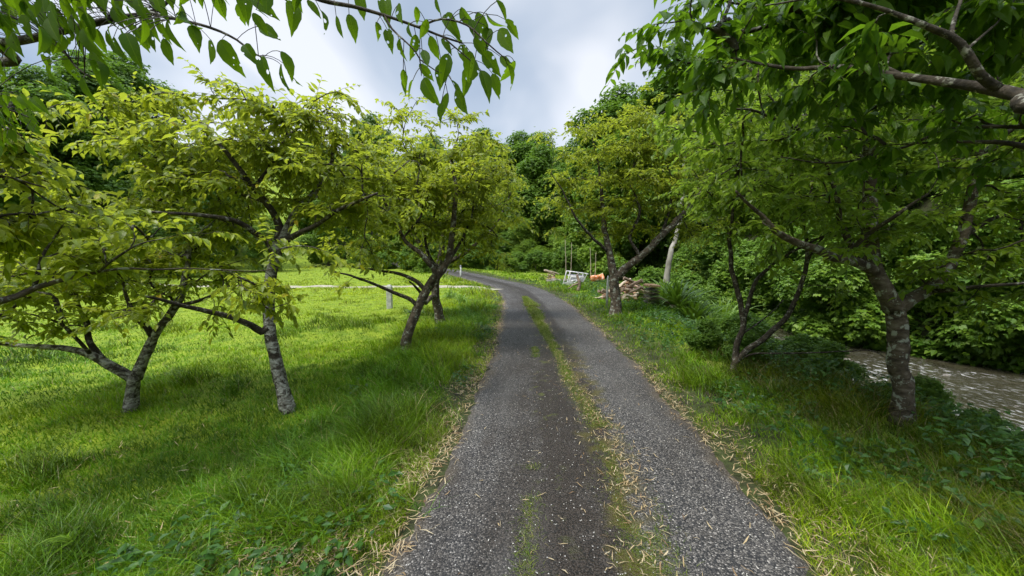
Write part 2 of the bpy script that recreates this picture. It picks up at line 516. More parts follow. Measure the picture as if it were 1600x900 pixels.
# moss stain left of the grass strip
moss = math_('MULTIPLY', math_('MULTIPLY', mr_(acr, -0.02, 0.14), mr_(acr, 0.30, 0.48, 1, 0)), mr_(noise_(5.5, 6), 0.42, 0.58))
moss = math_('MULTIPLY', moss, mr_(al.outputs["Fac"], 8.5, 5.0))
c = mix_(math_('MULTIPLY', moss, 0.6), c, (0.070, 0.060, 0.006))
moss2 = math_('MULTIPLY', math_('MULTIPLY', mr_(acr, -0.5, -0.3), mr_(acr, -0.3, -0.1, 1, 0)), mr_(noise_(7, 5), 0.56, 0.66))
c = mix_(math_('MULTIPLY', moss2, 0.6), c, (0.075, 0.085, 0.015))
# pale specks
v2 = N("ShaderNodeTexVoronoi"); v2.inputs["Scale"].default_value = 30; L(tc.outputs["Object"], v2.inputs[0])
s2 = N("ShaderNodeSeparateColor"); L(v2.outputs["Color"], s2.inputs[0])
spk = math_('MULTIPLY', math_('LESS_THAN', v2.outputs["Distance"], 0.14), math_('GREATER_THAN', s2.outputs[0], 0.72))
c = mix_(math_('MULTIPLY', spk, .6), c, (0.50, 0.48, 0.44))
L(c, p.inputs["Base Color"])
p.inputs["Specular IOR Level"].default_value = 0.3
L(mr_(dark_f, 0, 1, 0.82, 0.62), p.inputs["Roughness"])
b = N("ShaderNodeBump"); b.inputs["Strength"].default_value = 0.9; b.inputs["Distance"].default_value = 0.006
L(math_('ADD', math_('MULTIPLY', vo.outputs["Distance"], -1.0), math_('MULTIPLY', noise_(14, 4), 1.0)), b.inputs["Height"]); L(b.outputs[0], p.inputs["Normal"])
L(p.outputs[0], o.inputs[0])
M_road = m

ry = np.concatenate([np.linspace(-8, 14, 260), np.linspace(14.2, 56, 180)])
ru = np.linspace(-1, 1, 25)
rc = np.interp(ry, _yy, _xx); rs = np.interp(ry, _yy, _sl)
T = nrm(np.stack([rs, np.ones_like(rs)], 1)); Nn = np.stack([T[:, 1], -T[:, 0]], 1)
V = []; AC = []; AL = []
for j in range(len(ry)):
    rag = np.array([(fbm(ry[j] * 2.2, 3.3 + s, 31) - .5) * .26 + (fbm(ry[j] * 9, 7 + s, 33) - .5) * .14 for s in (0, 50)])
    for u in ru:
        wd = HW + (rag[0] if u < 0 else rag[1]) * abs(u) ** 6
        q = u * wd
        x = rc[j] + Nn[j, 0] * q; y = ry[j] + Nn[j, 1] * q
        crown = 0.03 - 0.035 * max(0, abs(u) - .93) / .07
        z = float(height(np.interp(y, _yy, _xx), y)) + crown - 0.012 * math.exp(-((q - .6) / .3) ** 2) - 0.010 * math.exp(-((q + .6) / .3) ** 2)
        z += (fbm(x * 1.3, y * 1.3, 40) - .5) * .02
        V.append((x, y, z)); AC.append(q); AL.append(y)
nu = len(ru)
i = np.arange((nu - 1) * (len(ry) - 1)); a = (i // (nu - 1)) * nu + i % (nu - 1)
quads = np.stack([a, a + 1, a + nu + 1, a + nu], 1)
ob("road", mk("road", V, [quads], attrs={"across": AC, "along": AL}, mats=[M_road], smooth=True), kind="structure")


def road_z(x, y):
    return height(np.interp(y, _yy, _xx), y) + 0.027


# pale concrete side path that leaves the road to the left, about 20 m ahead
M_conc = noise_mat("pale_concrete", [(0.35, (0.20, 0.18, 0.13)), (0.65, (0.36, 0.33, 0.25))], 3, 8, 0.9, 0.3, 40, second=(1.4, .52, .68, (.20, .20, .10)))


def ribbon(name, pts, wid, mat, dz=0.035, kind="structure", nseg=90, nw=7):
    pts = np.array(pts, float)
    t = np.linspace(0, 1, len(pts)); tt = np.linspace(0, 1, nseg)
    c = np.stack([np.interp(tt, t, pts[:, k]) for k in range(2)], 1)
    d = nrm(np.gradient(c, axis=0)); n = np.stack([d[:, 1], -d[:, 0]], 1)
    ww = np.interp(tt, t, wid)
    V = []
    for j in range(nseg):
        for u in np.linspace(-1, 1, nw):
            q = c[j] + n[j] * u * ww[j] * (1 + .25 * (vnoise(tt[j] * 40, u * 2, 77) - .5))
            V.append((q[0], q[1], float(height(q[0], q[1])) + dz - (.05 if abs(u) == 1 else 0)))
    i = np.arange((nw - 1) * (nseg - 1)); a = (i // (nw - 1)) * nw + i % (nw - 1)
    return ob(name, mk(name, V, [np.stack([a, a + 1, a + nw + 1, a + nw], 1)], mats=[mat], smooth=True), kind=kind)


PATH1 = [(-.75, 18.9), (-1.9, 19.8), (-4.5, 20.7), (-9, 21.3), (-16, 22.2), (-26, 24.0)]
ribbon("path", PATH1, [.9, .55, .42, .42, .5, .5], M_conc)


def path_d(x, y):
    p = np.array(PATH1)
    yc = np.interp(-x, -p[:, 0], p[:, 1])
    return np.where((x < -.4) & (x > -26), np.abs(y - yc), 9)


# ------------------------------------------------------------------ stream water
m, N, L = newmat("muddy_stream_water")
o = N("ShaderNodeOutputMaterial"); p = N("ShaderNodeBsdfPrincipled"); tc = N("ShaderNodeTexCoord")
mp = N("ShaderNodeMapping"); mp.inputs["Scale"].default_value = (1.5, 0.8, 1.0); mp.inputs["Rotation"].default_value = (0, 0, 0.1)
L(tc.outputs["Object"], mp.inputs[0])
n1 = noise_(1.6, 3, mp.outputs[0]); n2 = noise_(6, 2, mp.outputs[0])
foam_at = N("ShaderNodeAttribute"); foam_at.attribute_name = "foam"
fo = math_('MULTIPLY', mr_(noise_(7.5, 6, mp.outputs[0], .6), 0.50, 0.66), foam_at.outputs["Fac"])
c = mix_(n1, (0.026, 0.024, 0.013), (0.060, 0.054, 0.033))
c = mix_(fo, c, (0.40, 0.395, 0.37))
L(c, p.inputs["Base Color"])
p.inputs["IOR"].default_value = 1.33
L(mr_(fo, 0, 1, 0.05, 0.4), p.inputs["Roughness"])
b = N("ShaderNodeBump"); b.inputs["Strength"].default_value = 0.7; b.inputs["Distance"].default_value = 0.08
L(math_('ADD', n1, math_('MULTIPLY', n2, 0.45)), b.inputs["Height"]); L(b.outputs[0], p.inputs["Normal"])
L(p.outputs[0], o.inputs[0])
wy = np.linspace(-25, 70, 380); wu = np.linspace(-4.8, 3.2, 56)
WY, WU = np.meshgrid(wy, wu, indexing='ij')
WX = stream_x(WY) + WU * sw(WY)
fo_ = sstep(.5, .62, fbm(WX * .7, WY * .55, 61)) * 1.0
fo_ = np.maximum(fo_ * 0.6, np.exp(-((WY - 8.3) / 1.5) ** 2) * sstep(.35, .6, fbm(WX, WY, 62)))
fo_ = np.maximum(fo_, np.exp(-((WY - 5.6) / 1.3) ** 2) * .8)
WZ = WATER_Z + (fbm(WX * 1.6, WY * .9, 63) - .5) * .09 * (.4 + fo_)
V = np.stack([WX, WY, WZ], -1).reshape(-1, 3)
nw = len(wu)
i = np.arange((nw - 1) * (len(wy) - 1)); a = (i // (nw - 1)) * nw + i % (nw - 1)
ob("water", mk("water", V, [np.stack([a, a + 1, a + nw + 1, a + nw], 1)], attrs={"foam": fo_.ravel()}, mats=[m], smooth=True), kind="structure")


# ------------------------------------------------------------------ tubes
def vtubes(Pn, Rn, k=5, cap=False):
    """Pn (S,n,3), Rn (S,n): S tubes of n rings and k sides"""
    S, n, _ = Pn.shape
    T = nrm(np.gradient(Pn, axis=1))
    ref = np.where(np.abs(T[:, :1, 2:3]) > .8, np.array([1., 0, 0]), np.array([0, 0, 1.]))
    ref = np.broadcast_to(ref, T.shape)
    A = nrm(np.cross(T, ref)); B = np.cross(T, A)
    an = np.arange(k) * 2 * math.pi / k
    V = Pn[:, :, None, :] + Rn[:, :, None, None] * (np.cos(an)[None, None, :, None] * A[:, :, None, :] + np.sin(an)[None, None, :, None] * B[:, :, None, :])
    V = V.reshape(-1, 3)
    s = np.arange(S)[:, None, None] * n * k
    r = np.arange(n - 1)[None, :, None] * k
    j = np.arange(k)[None, None, :]
    j2 = (j + 1) % k
    Q = np.stack([s + r + j, s + r + j2, s + r + k + j2, s + r + k + j], -1).reshape(-1, 4)
    return V, Q


def limb(pts, radii, k=10, step=0.06, wob=0.012, seed=0, close=True):
    """one long knobbly tube along a Catmull-Rom curve; returns V, polys, sampled points, sampled radii"""
    pts = np.array(pts, float); radii = np.array(radii, float)
    n = len(pts)
    if n > 2:
        ext = np.vstack([2 * pts[0] - pts[1], pts, 2 * pts[-1] - pts[-2]])
        C = []; Rr = []
        for i in range(n - 1):
            p0, p1, p2, p3 = ext[i:i + 4]
            m_ = max(2, int(np.linalg.norm(p2 - p1) / step))
            t = np.linspace(0, 1, m_, endpoint=False)[:, None]
            C.append(.5 * (2 * p1 + (p2 - p0) * t + (2 * p0 - 5 * p1 + 4 * p2 - p3) * t ** 2 + (3 * p1 - p0 - 3 * p2 + p3) * t ** 3))
            Rr.append(radii[i] + (radii[i + 1] - radii[i]) * t[:, 0])
        C.append(pts[-1:]); Rr.append(radii[-1:])
        C = np.concatenate(C); Rr = np.concatenate(Rr)
    else:
        m_ = max(3, int(np.linalg.norm(pts[1] - pts[0]) / step)); t = np.linspace(0, 1, m_)[:, None]
        C = pts[0] + (pts[1] - pts[0]) * t; Rr = radii[0] + (radii[1] - radii[0]) * t[:, 0]
    rg = np.random.default_rng(seed + 5)
    s = np.arange(len(C)) * step
    for ax in range(3):
        C[:, ax] += (vnoise(s * 5, seed + ax * 9.1, 11) - .5) * wob * 2 * np.minimum(1, s / .2)
    V, Q = vtubes(C[None], Rr[None], k)
    an = np.tile(np.arange(k), len(C)); ring = np.repeat(np.arange(len(C)), k)
    bump = 1 + .16 * (vnoise(ring * step * 7 + seed, an * 1.3, 13) - .5) + .12 * (vnoise(ring * step * 20 + seed, an * .9, 14) - .5)
    V = C[ring] + (V - C[ring]) * bump[:, None]
    polys = [Q]
    V = np.vstack([V, C[-1:] + (C[-1:] - C[-2:-1]) * .2, C[:1]])
    e0 = (len(C) - 1) * k; j = np.arange(k)
    polys.append(np.stack([e0 + j, e0 + (j + 1) % k, np.full(k, len(V) - 2)], 1))
    polys.append(np.stack([(j + 1) % k, j, np.full(k, len(V) - 1)], 1))
    return V, polys, C, Rr


# ------------------------------------------------------------------ leaves
# template: (u along, v across, w up) and faces
LT8 = (np.array([(0, 0, 0), (.28, -.42, .07), (.62, -.36, .02), (1, 0, -.16), (.62, .36, .02), (.28, .42, .07), (.40, 0, 0.0), (.72, 0, -.05)]),
       [np.array([(0, 1, 6), (0, 6, 5), (7, 2, 3), (7, 3, 4)]), np.array([(1, 2, 7, 6), (6, 7, 4, 5)])])
LT5 = (np.array([(0, 0, 0), (.42, -.45, .06), (1, 0, -.12), (.42, .45, .06)]), [np.array([(0, 1, 2), (0, 2, 3)])])


def hero_template():
    us = np.array([0, .06, .15, .27, .40, .53, .66, .78, .87, .94, 1.0])
    ws = np.array([.03, .20, .36, .46, .49, .45, .36, .24, .13, .05, 0.0])
    V = []; U = []
    for i, (u, wd) in enumerate(zip(us, ws)):
        ser = .018 if i % 2 else -.012
        for v in (-1, -.5, 0, .5, 1):
            x = v * wd + (ser * np.sign(v) if abs(v) == 1 and 0 < i < 10 else 0)
            V.append((u + (0.02 * ser if abs(v) == 1 else 0), x, .12 * abs(x) - .22 * u ** 2.2))
            U.append((u, x))
    n = len(us)
    F_ = [(i * 5 + j, i * 5 + j + 1, (i + 1) * 5 + j + 1, (i + 1) * 5 + j) for i in range(n - 1) for j in range(4)]
    return np.array(V), [np.array(F_)], np.array(U)


def leaves_mesh(name, O, D, Nn, Ln, Wn, tmpl, mat, rnd=None, rng=R, curl=None, uv=None, parent=None):
    """O origins, D directions, Nn normals, Ln lengths, Wn width ratio"""
    T, polys = tmpl
    S = nrm(np.cross(Nn, D)); Nn = np.cross(D, S)
    cu = (curl if curl is not None else rng.uniform(.3, 1.9, len(O)))
    V = (O[:, None] + D[:, None] * (T[None, :, 0:1] * Ln[:, None, None]) + S[:, None] * (T[None, :, 1:2] * (Ln * Wn)[:, None, None])
         + Nn[:, None] * (T[None, :, 2:3] * (Ln * cu)[:, None, None]))
    k = len(T); n = len(O)
    base = (np.arange(n) * k)[:, None, None]
    ps = [(p[None] + base).reshape(-1, p.shape[1]) for p in polys]
    if rnd is None: rnd = rng.random(n)
    at = np.repeat(rnd, k)
    return mk(name, V.reshape(-1, 3), ps, attrs={"rnd": at}, mats=[mat], uv=None if uv is None else np.tile(uv, (n, 1)))


def shoots(rng, O, D, ln, per, leaf, droop=.25, down=.35, spread=.8):
    """leafy shoots: returns tube polylines and leaf arrays"""
    S = len(O)
    t = np.linspace(0, 1, 4)[None, :, None]
    D = nrm(D)
    Pn = O[:, None] + D[:, None] * ln[:, None, None] * t + np.array([0, 0, -1.]) * (ln * droop)[:, None, None] * t ** 2
    Rn = (.0022 * (1 - .6 * t[..., 0])) * np.ones((S, 1))
    tl = (np.arange(per) + .6) / per
    tl = tl[None, :, None] + rng.uniform(-.04, .04, (S, per, 1))
    LO = O[:, None] + D[:, None] * ln[:, None, None] * tl + np.array([0, 0, -1.]) * (ln * droop)[:, None, None] * tl ** 2
    side = nrm(np.cross(D, np.array([0, 0, 1.])) + 1e-4)
    sg = np.where(np.arange(per) % 2, 1., -1.)[None, :, None]
    LD = D[:, None] * .55 + side[:, None] * sg * spread + np.array([0, 0, -1.]) * (down + rng.uniform(-.2, .3, (S, per, 1))) + rng.normal(0, .25, (S, per, 3))
    LD = nrm(LD.reshape(-1, 3))
    NN = np.array([0, 0, 1.]) + rng.normal(0, .28, LD.shape)
    LL = leaf * rng.uniform(.65, 1.2, len(LD))
    return Pn, Rn, LO.reshape(-1, 3), LD, NN, LL


def sample_ell(rng, ells, n):
    ells = np.array(ells, float)
    vol = ells[:, 3] * ells[:, 4] * ells[:, 5]
    if ells.shape[1] > 6: vol = vol * ells[:, 6]
    idx = rng.choice(len(ells), n, p=vol / vol.sum())
    d = nrm(rng.normal(size=(n, 3))); r = rng.random(n) ** (1 / 2.4)
    return ells[idx, :3] + d * r[:, None] * ells[idx, 3:6]


def grow(rng, nodes, ndir, nrad, A, rt=.0028):
    """connect attractors A to the growing skeleton"""
    Np = list(nodes); Nd = list(ndir); par = [-1] * len(nodes); root = len(nodes)
    arr = np.zeros((len(nodes) + len(A) * 4, 3)); arr[:root] = nodes
    dar = np.zeros_like(arr); dar[:root] = ndir
    cnt = root
    d0 = np.min(np.linalg.norm(A[:, None] - nodes[None, ::3], axis=2), axis=1)
    order = np.argsort(d0)
    polys = []; pidx = []; ends = []; edir = []
    for ai in order:
        a = A[ai]
        v = a - arr[:cnt]; d = np.linalg.norm(v, axis=1)
        c = np.sum(v * dar[:cnt], axis=1) / np.maximum(d, 1e-6)
        cost = d * (1.35 - .45 * c) + .02
        j = int(np.argmin(cost)); D = d[j]
        if D < .05: continue
        p0 = arr[j]
        ctrl = p0 + dar[j] * D * .35 + (a - p0) * .25 + np.array([0, 0, .08 * D]) + rng.normal(0, .07 * D, 3)
        t = np.array([0, .25, .5, .75, 1.])[:, None]
        pl = (1 - t) ** 2 * p0 + 2 * t * (1 - t) * ctrl + t ** 2 * a
        pl[1:4] += rng.normal(0, .02 * D, (3, 3))
        dd = nrm(np.gradient(pl, axis=0))
        ids = [j]; pv = j
        for q in range(1, 5):
            arr[cnt] = pl[q]; dar[cnt] = dd[q]; par.append(pv); pv = cnt; ids.append(cnt); cnt += 1
        polys.append(pl); pidx.append(ids); ends.append(a); edir.append(dd[-1])
    flow = np.zeros(cnt)
    for ids in pidx:
        q = ids[-1]
        while q >= 0:
            flow[q] += 1; q = par[q]
    rad = rt * np.maximum(flow, 1) ** .46
    Rn = np.array([[rad[ids[1]]] + [rad[i] for i in ids[1:]] for ids in pidx])
    # cap by the limb it starts on
    for k_, ids in enumerate(pidx):
        if ids[0] < root: Rn[k_] = np.minimum(Rn[k_], nrad[ids[0]] * .7)
    return np.array(polys), Rn, np.array(ends), np.array(edir)


def tree(label, base, trunk, limbs, ells, n_att, leaf, lmat, bark, bark2, seed, per=8, nsh=4, shlen=.26, tmpl=LT8,
         group=None, wid=.95, rt=.0044, flat=.30, droop=.25, down=.35, cat="tree", keep=None, rndfun=None, extra_sh=2, rs=1.0, front=.38, tier=.42):
    """trunk/limbs: [(points, radii)] in world space; ells: crown ellipsoids (x,y,z,rx,ry,rz[,weight])"""
    rng = np.random.default_rng(seed)
    base = np.array(base, float)
    root = thing("tree", label, cat, base, group=group)
    V, ps, C, Rr = limb(trunk[0], [q * rs for q in trunk[1]], k=14, step=.05, seed=seed)
    # root flare
    zz = V[:, 2] - base[2]
    fl = np.exp(-np.maximum(zz, 0) / .09) * .35
    cxy = base[:2]
    V[:, :2] += (V[:, :2] - cxy) * fl[:, None] * .8
    ob("trunk", mk("trunk", V - base, ps, mats=[bark], smooth=True), root)
    ns = []; nd = []; nr = []
    top = trunk[0][-1]
    for li, (pts, rad) in enumerate(limbs):
        rad = [max(q * (rs + .12 * (rs < 1)), .003) for q in rad]
        V, ps, C, Rr = limb(pts, rad, k=9, step=.05, seed=seed * 7 + li, wob=.015)
        ob("limb", mk("limb", V - base, ps, mats=[bark2 if rad[0] < .05 else bark], smooth=True), root)
        s = slice(3, None, 2) if len(C) > 6 else slice(1, None)
        ns.append(C[s]); nd.append(nrm(np.gradient(C, axis=0))[s]); nr.append(Rr[s])
    ns = np.concatenate(ns); nd = np.concatenate(nd); nr = np.concatenate(nr)
    A = sample_ell(rng, ells, n_att)
    A = A[(A[:, 1] > base[1] - .25) | (rng.random(len(A)) < front)]
    sp = tier
    tz = .16 * np.sin(A[:, 0] * 2.3 + seed) + .16 * np.cos(A[:, 1] * 2.1 + seed * 2) + .10 * np.hypot(A[:, 0] - base[0], A[:, 1] - base[1])
    A[:, 2] = np.round((A[:, 2] - tz) / sp) * sp + tz + rng.normal(0, sp * .11, len(A))
    PL, RL, E, ED = grow(rng, ns, nd, nr, A, rt)
    V1, Q1 = vtubes(PL, RL, 5)
    # leafy shoots at ends and along the last half of each connection
    so_, sdv = [], []
    for q in range(nsh):
        d = ED * .8 + rng.normal(0, .75, ED.shape) * np.array([1, 1, flat])
        so_.append(E); sdv.append(d)
    for q in range(extra_sh):
        ii = rng.integers(1, 4, len(PL))
        d = rng.normal(0, 1, ED.shape) * np.array([1, 1, flat * .8]) + ED * .3
        so_.append(PL[np.arange(len(PL)), ii]); sdv.append(d)
    so_ = np.concatenate(so_); sdv = np.concatenate(sdv)
    ln = shlen * rng.uniform(.5, 1.35, len(so_))
    Pn, Rn, LO, LD, LN, LL = shoots(rng, so_, sdv, ln, per, leaf, droop=droop, down=down)
    V2, Q2 = vtubes(Pn, Rn, 3)
    ob("twigs", mk("twigs", np.vstack([V1, V2]) - base, [Q1, Q2 + len(V1)], mats=[M_bark_dark], smooth=True), root)
    rnd = np.clip(rng.normal(.5, .22, len(LO)) + .22 * (fbm(LO[:, 0] * 1.5 + 9, LO[:, 2] * 1.5 + LO[:, 1], seed) - .5) * 2, 0, .985)
    rnd[rng.random(len(rnd)) < .004] = 1
    ob("crown", leaves_mesh("crown", LO - base, LD, LN, LL, np.full(len(LL), wid * .56) * rng.uniform(.85, 1.15, len(LL)), tmpl, lmat, rnd, rng), root)
    return root


def PP(*a):
    """[(px, py, Y, radius), ...] -> points, radii"""
    return [P(x, y, Y) for x, y, Y, r in a], [r for x, y, Y, r in a]


def EL(px, py, Y, rx, ry, rz, wt=1.0):
    c = P(px, py, Y)
    return (c[0], c[1], c[2], rx, ry, rz, wt)


def gbase(px, py):
    b = G(px, py)
    for _ in range(6):
        b = G(px, py, float(height(b[0], b[1])))
    return b


def trunk_from(px, py, rest, r0):
    b = gbase(px, py)
    b[2] = float(height(b[0], b[1])) - .04
    Y = b[1]
    pts = [b]; rad = [r0]
    for (x, y, dy, r) in rest:
        pts.append(P(x, y, Y + dy)); rad.append(r)
    return b, (pts, rad), Y


# ================================================================== THE CHERRY TREES
# --- second tree on the left: straight lichen trunk
b, tk, Y = trunk_from(452, 642, [(440, 598, 0, .098), (428, 545, 0, .092), (421, 490, .05, .088), (424, 430, .1, .085), (436, 380, .1, .082)], .115)
L2Y = Y
limbs = [
    PP((430, 400, Y + .1, .06), (418, 375, Y + .05, .045), (400, 365, Y - .1, .038), (360, 342, Y - .3, .03), (300, 335, Y - .5, .022), (230, 330, Y - .6, .014)),
    PP((437, 385, Y + .1, .06), (432, 345, Y + .1, .048), (418, 318, Y, .042), (395, 290, Y - .1, .036), (370, 258, Y - .2, .03), (345, 228, Y - .3, .022), (300, 190, Y - .4, .014)),
    PP((437, 385, Y + .1, .066), (452, 350, Y + .15, .056), (470, 328, Y + .2, .05), (486, 308, Y + .3, .045), (505, 280, Y + .4, .036), (520, 240, Y + .6, .026), (515, 200, Y + .7, .016)),
    PP((440, 380, Y + .1, .05), (465, 365, Y, .036), (490, 355, Y - .1, .03), (535, 325, Y - .25, .024), (590, 300, Y - .4, .014)),
    PP((420, 512, Y, .058), (408, 518, Y - .03, .05), (392, 508, Y - .1, .042), (340, 490, Y - .35, .032), (285, 476, Y - .6, .024), (225, 465, Y - .8, .014)),
    PP((400, 290, Y, .026), (425, 255, Y + .1, .024), (445, 215, Y + .2, .02), (490, 182, Y + .3, .013), (520, 165, Y + .4, .008)),
    PP((412, 315, Y, .024), (370, 300, Y + .2, .02), (300, 280, Y + .4, .016), (230, 262, Y + .5, .01)),
]
tree("cherry tree left of the road with a straight lichen-spotted trunk and a broad crown", b, tk, limbs,
     [EL(400, 225, Y + .1, 1.45, 1.2, .52), EL(255, 215, Y + .1, 1.15, .9, .55), EL(490, 250, Y + .2, 1.0, 1.0, .65), EL(530, 330, Y, .75, .6, .4),
      EL(290, 300, Y + .3, 1.0, .8, .35), EL(200, 150, Y, .35, .4, .35), EL(360, 350, Y + .5, .8, .6, .3)],
     310, .086, M_leaf_sun, M_bark_pale, M_bark_dark, 21, rs=.66, front=.28, per=8, nsh=4, shlen=.26)
# low leafy side branch of its own ends (foliage in front of the trunk)
# --- first tree on the left: forked near the ground
b, tk, Y = trunk_from(203, 642, [(205, 612, 0, .085), (212, 588, 0, .082)], .098)
limbs = [
    PP((208, 592, Y, .066), (190, 580, Y - .02, .06), (165, 565, Y - .05, .054), (135, 553, Y - .1, .044), (100, 545, Y - .15, .036), (50, 542, Y - .2, .03), (0, 537, Y - .25, .024), (-90, 520, Y - .3, .014)),
    PP((163, 566, Y - .05, .045), (150, 548, Y, .040), (137, 528, Y, .036), (133, 500, Y, .03), (120, 460, Y, .02)),
    PP((212, 592, Y, .070), (222, 565, Y + .02, .064), (235, 535, Y + .05, .058), (243, 520, Y + .05, .052), (268, 490, Y + .1, .048), (284, 462, Y + .15, .042), (290, 420, Y + .2, .034), (300, 380, Y + .3, .024), (330, 350, Y + .4, .014)),
    PP((238, 525, Y + .05, .042), (224, 505, Y, .036), (212, 490, Y - .05, .03), (204, 470, Y - .1, .024), (190, 430, Y - .2, .014)),
    PP((280, 478, Y + .12, .028), (310, 470, Y + .1, .022), (345, 455, Y, .014), (375, 440, Y, .009)),
    PP((140, 552, Y - .1, .024), (120, 528, Y - .2, .02), (90, 505, Y - .3, .014), (50, 490, Y - .4, .009)),
]
tree("small cherry tree at far left whose pale trunk forks low above the lawn", b, tk, limbs,
     [EL(120, 440, Y - .2, 1.4, .8, .40), EL(-60, 450, Y - .2, 1.0, .8, .42), EL(260, 405, Y + .3, .9, .7, .38), EL(60, 500, Y - .3, .8, .5, .18), EL(130, 390, Y + .5, 1.4, .7, .3)],
     230, .088, M_leaf_sun, M_bark_pale, M_bark_dark, 33, rs=.68, per=8, nsh=4, shlen=.24, wid=.9)
# --- third tree on the left, leaning, with a sprawling crown
b, tk, Y = trunk_from(633, 552, [(638, 520, 0, .125), (650, 490, .05, .118), (663, 460, .1, .112), (680, 432, .15, .105)], .15)
limbs = [
    PP((678, 438, Y + .15, .09), (692, 418, Y + .2, .085), (702, 395, Y + .2, .078), (708, 350, Y + .2, .062), (713, 300, Y + .2, .048), (705, 255, Y + .2, .034), (715, 215, Y + .3, .018)),
    PP((672, 448, Y + .1, .075), (680, 425, Y, .06), (660, 400, Y - .1, .052), (635, 378, Y - .1, .044), (622, 350, Y - .2, .036), (605, 322, Y - .3, .03), (598, 290, Y - .4, .02), (640, 250, Y - .4, .012)),
    PP((655, 480, Y + .05, .05), (640, 468, Y, .045), (615, 458, Y - .1, .038), (580, 442, Y - .3, .03), (550, 432, Y - .5, .022), (515, 425, Y - .6, .012)),
    PP((668, 458, Y + .1, .055), (650, 440, Y + .1, .045), (625, 428, Y + .1, .038), (590, 422, Y + .1, .028), (555, 418, Y + .1, .018)),
    PP((690, 425, Y + .2, .05), (672, 402, Y + .4, .034), (665, 370, Y + .5, .028), (680, 330, Y + .6, .02), (690, 290, Y + .7, .012)),
    PP((697, 412, Y + .2, .05), (715, 385, Y + .5, .038), (735, 345, Y + .7, .028), (745, 300, Y + .9, .02), (770, 260, Y + 1, .012)),
    PP((630, 372, Y - .1, .026), (660, 330, Y, .022), (650, 290, Y, .016), (665, 240, Y, .01)),
]
tree("cherry tree with a leaning mossy trunk nearest the road edge on the left lawn", b, tk, limbs,
     [EL(670, 265, Y + .3, 1.35, 1.4, .95), EL(600, 300, Y - .1, 1.0, 1.0, .9), EL(660, 330, Y + .7, 1.3, .9, .6), EL(745, 280, Y + .8, .8, .9, .9), EL(640, 190, Y, .45, .5, .3),
      EL(560, 395, Y - .3, .8, .6, .35), EL(750, 225, Y + .6, .5, .6, .3), EL(745, 360, Y + 1.2, .6, .6, .5)],
     300, .102, M_leaf_sun, M_bark, M_bark_dark, 45, rs=.66, tier=.6, per=8, nsh=4, shlen=.32)
# --- tree right behind it
b, tk, Y = trunk_from(690, 505, [(684, 480, 0, .14), (680, 455, 0, .13), (683, 425, 0, .11)], .17)
limbs = [
    PP((681, 460, Y, .1), (668, 462, Y - .3, .085), (655, 474, Y - .6, .07)) if False else PP((683, 430, Y, .1), (690, 390, Y, .08), (700, 330, Y, .06), (720, 270, Y + .2, .03)),
    PP((683, 430, Y, .08), (655, 380, Y + .2, .06), (620, 330, Y + .4, .04), (600, 290, Y + .5, .02)),
    PP((686, 420, Y, .07), (740, 385, Y + .2, .05), (775, 350, Y + .4, .03), (790, 320, Y + .4, .015)),
    PP((680, 462, Y, .075), (670, 466, Y - .5, .07), (664, 472, Y - 1.1, .055), (655, 455, Y - 1.8, .035), (640, 440, Y - 2.2, .015)),
]
tree("smaller dark-trunked cherry tree just behind the leaning one", b, tk, limbs,
     [EL(690, 290, Y + .3, 2.0, 1.5, 1.4), EL(620, 300, Y + .3, 1.4, 1.2, 1.0), EL(770, 320, Y + .4, 1.0, 1.0, 1.2), EL(750, 390, Y + .6, .9, .8, .4)],
     210, .12, M_leaf_sun, M_bark, M_bark_dark, 46, rs=.75, tier=.75, per=8, nsh=4, shlen=.4, tmpl=LT5)
# --- tree right of the road with forked trunk
b, tk, Y = trunk_from(962, 492, [(962, 470, 0, .17), (959, 445, 0, .16), (962, 428, 0, .155)], .21)
limbs = [
    PP((960, 436, Y, .13), (956, 415, Y, .11), (953, 398, Y, .1), (945, 360, Y + .1, .08), (940, 310, Y + .2, .055), (935, 260, Y + .3, .03), (925, 215, Y + .3, .015)),
    PP((963, 434, Y, .13), (978, 418, Y, .12), (1000, 402, Y - .1, .105), (1028, 375, Y - .2, .095), (1060, 342, Y - .3, .08), (1085, 315, Y - .4, .06), (1105, 280, Y - .5, .04), (1110, 240, Y - .5, .02)),
    PP((1000, 402, Y - .1, .05), (985, 370, Y, .045), (1000, 330, Y, .04), (985, 280, Y, .03), (1000, 230, Y + .1, .02), (975, 190, Y + .2, .012)),
    PP((952, 395, Y, .05), (925, 370, Y - .2, .04), (900, 340, Y - .4, .03), (880, 300, Y - .5, .02), (860, 270, Y - .6, .01)),
    PP((1030, 373, Y - .2, .05), (1045, 330, Y - .1, .04), (1050, 290, Y, .032), (1040, 240, Y + .1, .02), (1060, 200, Y + .1, .01)),
]
tree("cherry tree with a thick Y-shaped fork on the right verge beside the debris", b, tk, limbs,
     [EL(975, 255, Y + .1, 1.9, 1.6, 1.35), EL(900, 300, Y - .1, 1.1, 1.1, .95), EL(1060, 260, Y - .1, 1.5, 1.4, 1.3), EL(870, 225, Y - .4, .8, .6, .25), EL(980, 350, Y + .6, 1.5, .9, .55),
      EL(1000, 180, Y, 1.3, 1.1, .6), EL(1090, 350, Y + .3, .9, .9, .7)],
     470, .125, M_leaf_sun, M_bark, M_bark_dark, 57, rs=.85, tier=.75, per=8, nsh=4, shlen=.42, tmpl=LT5)
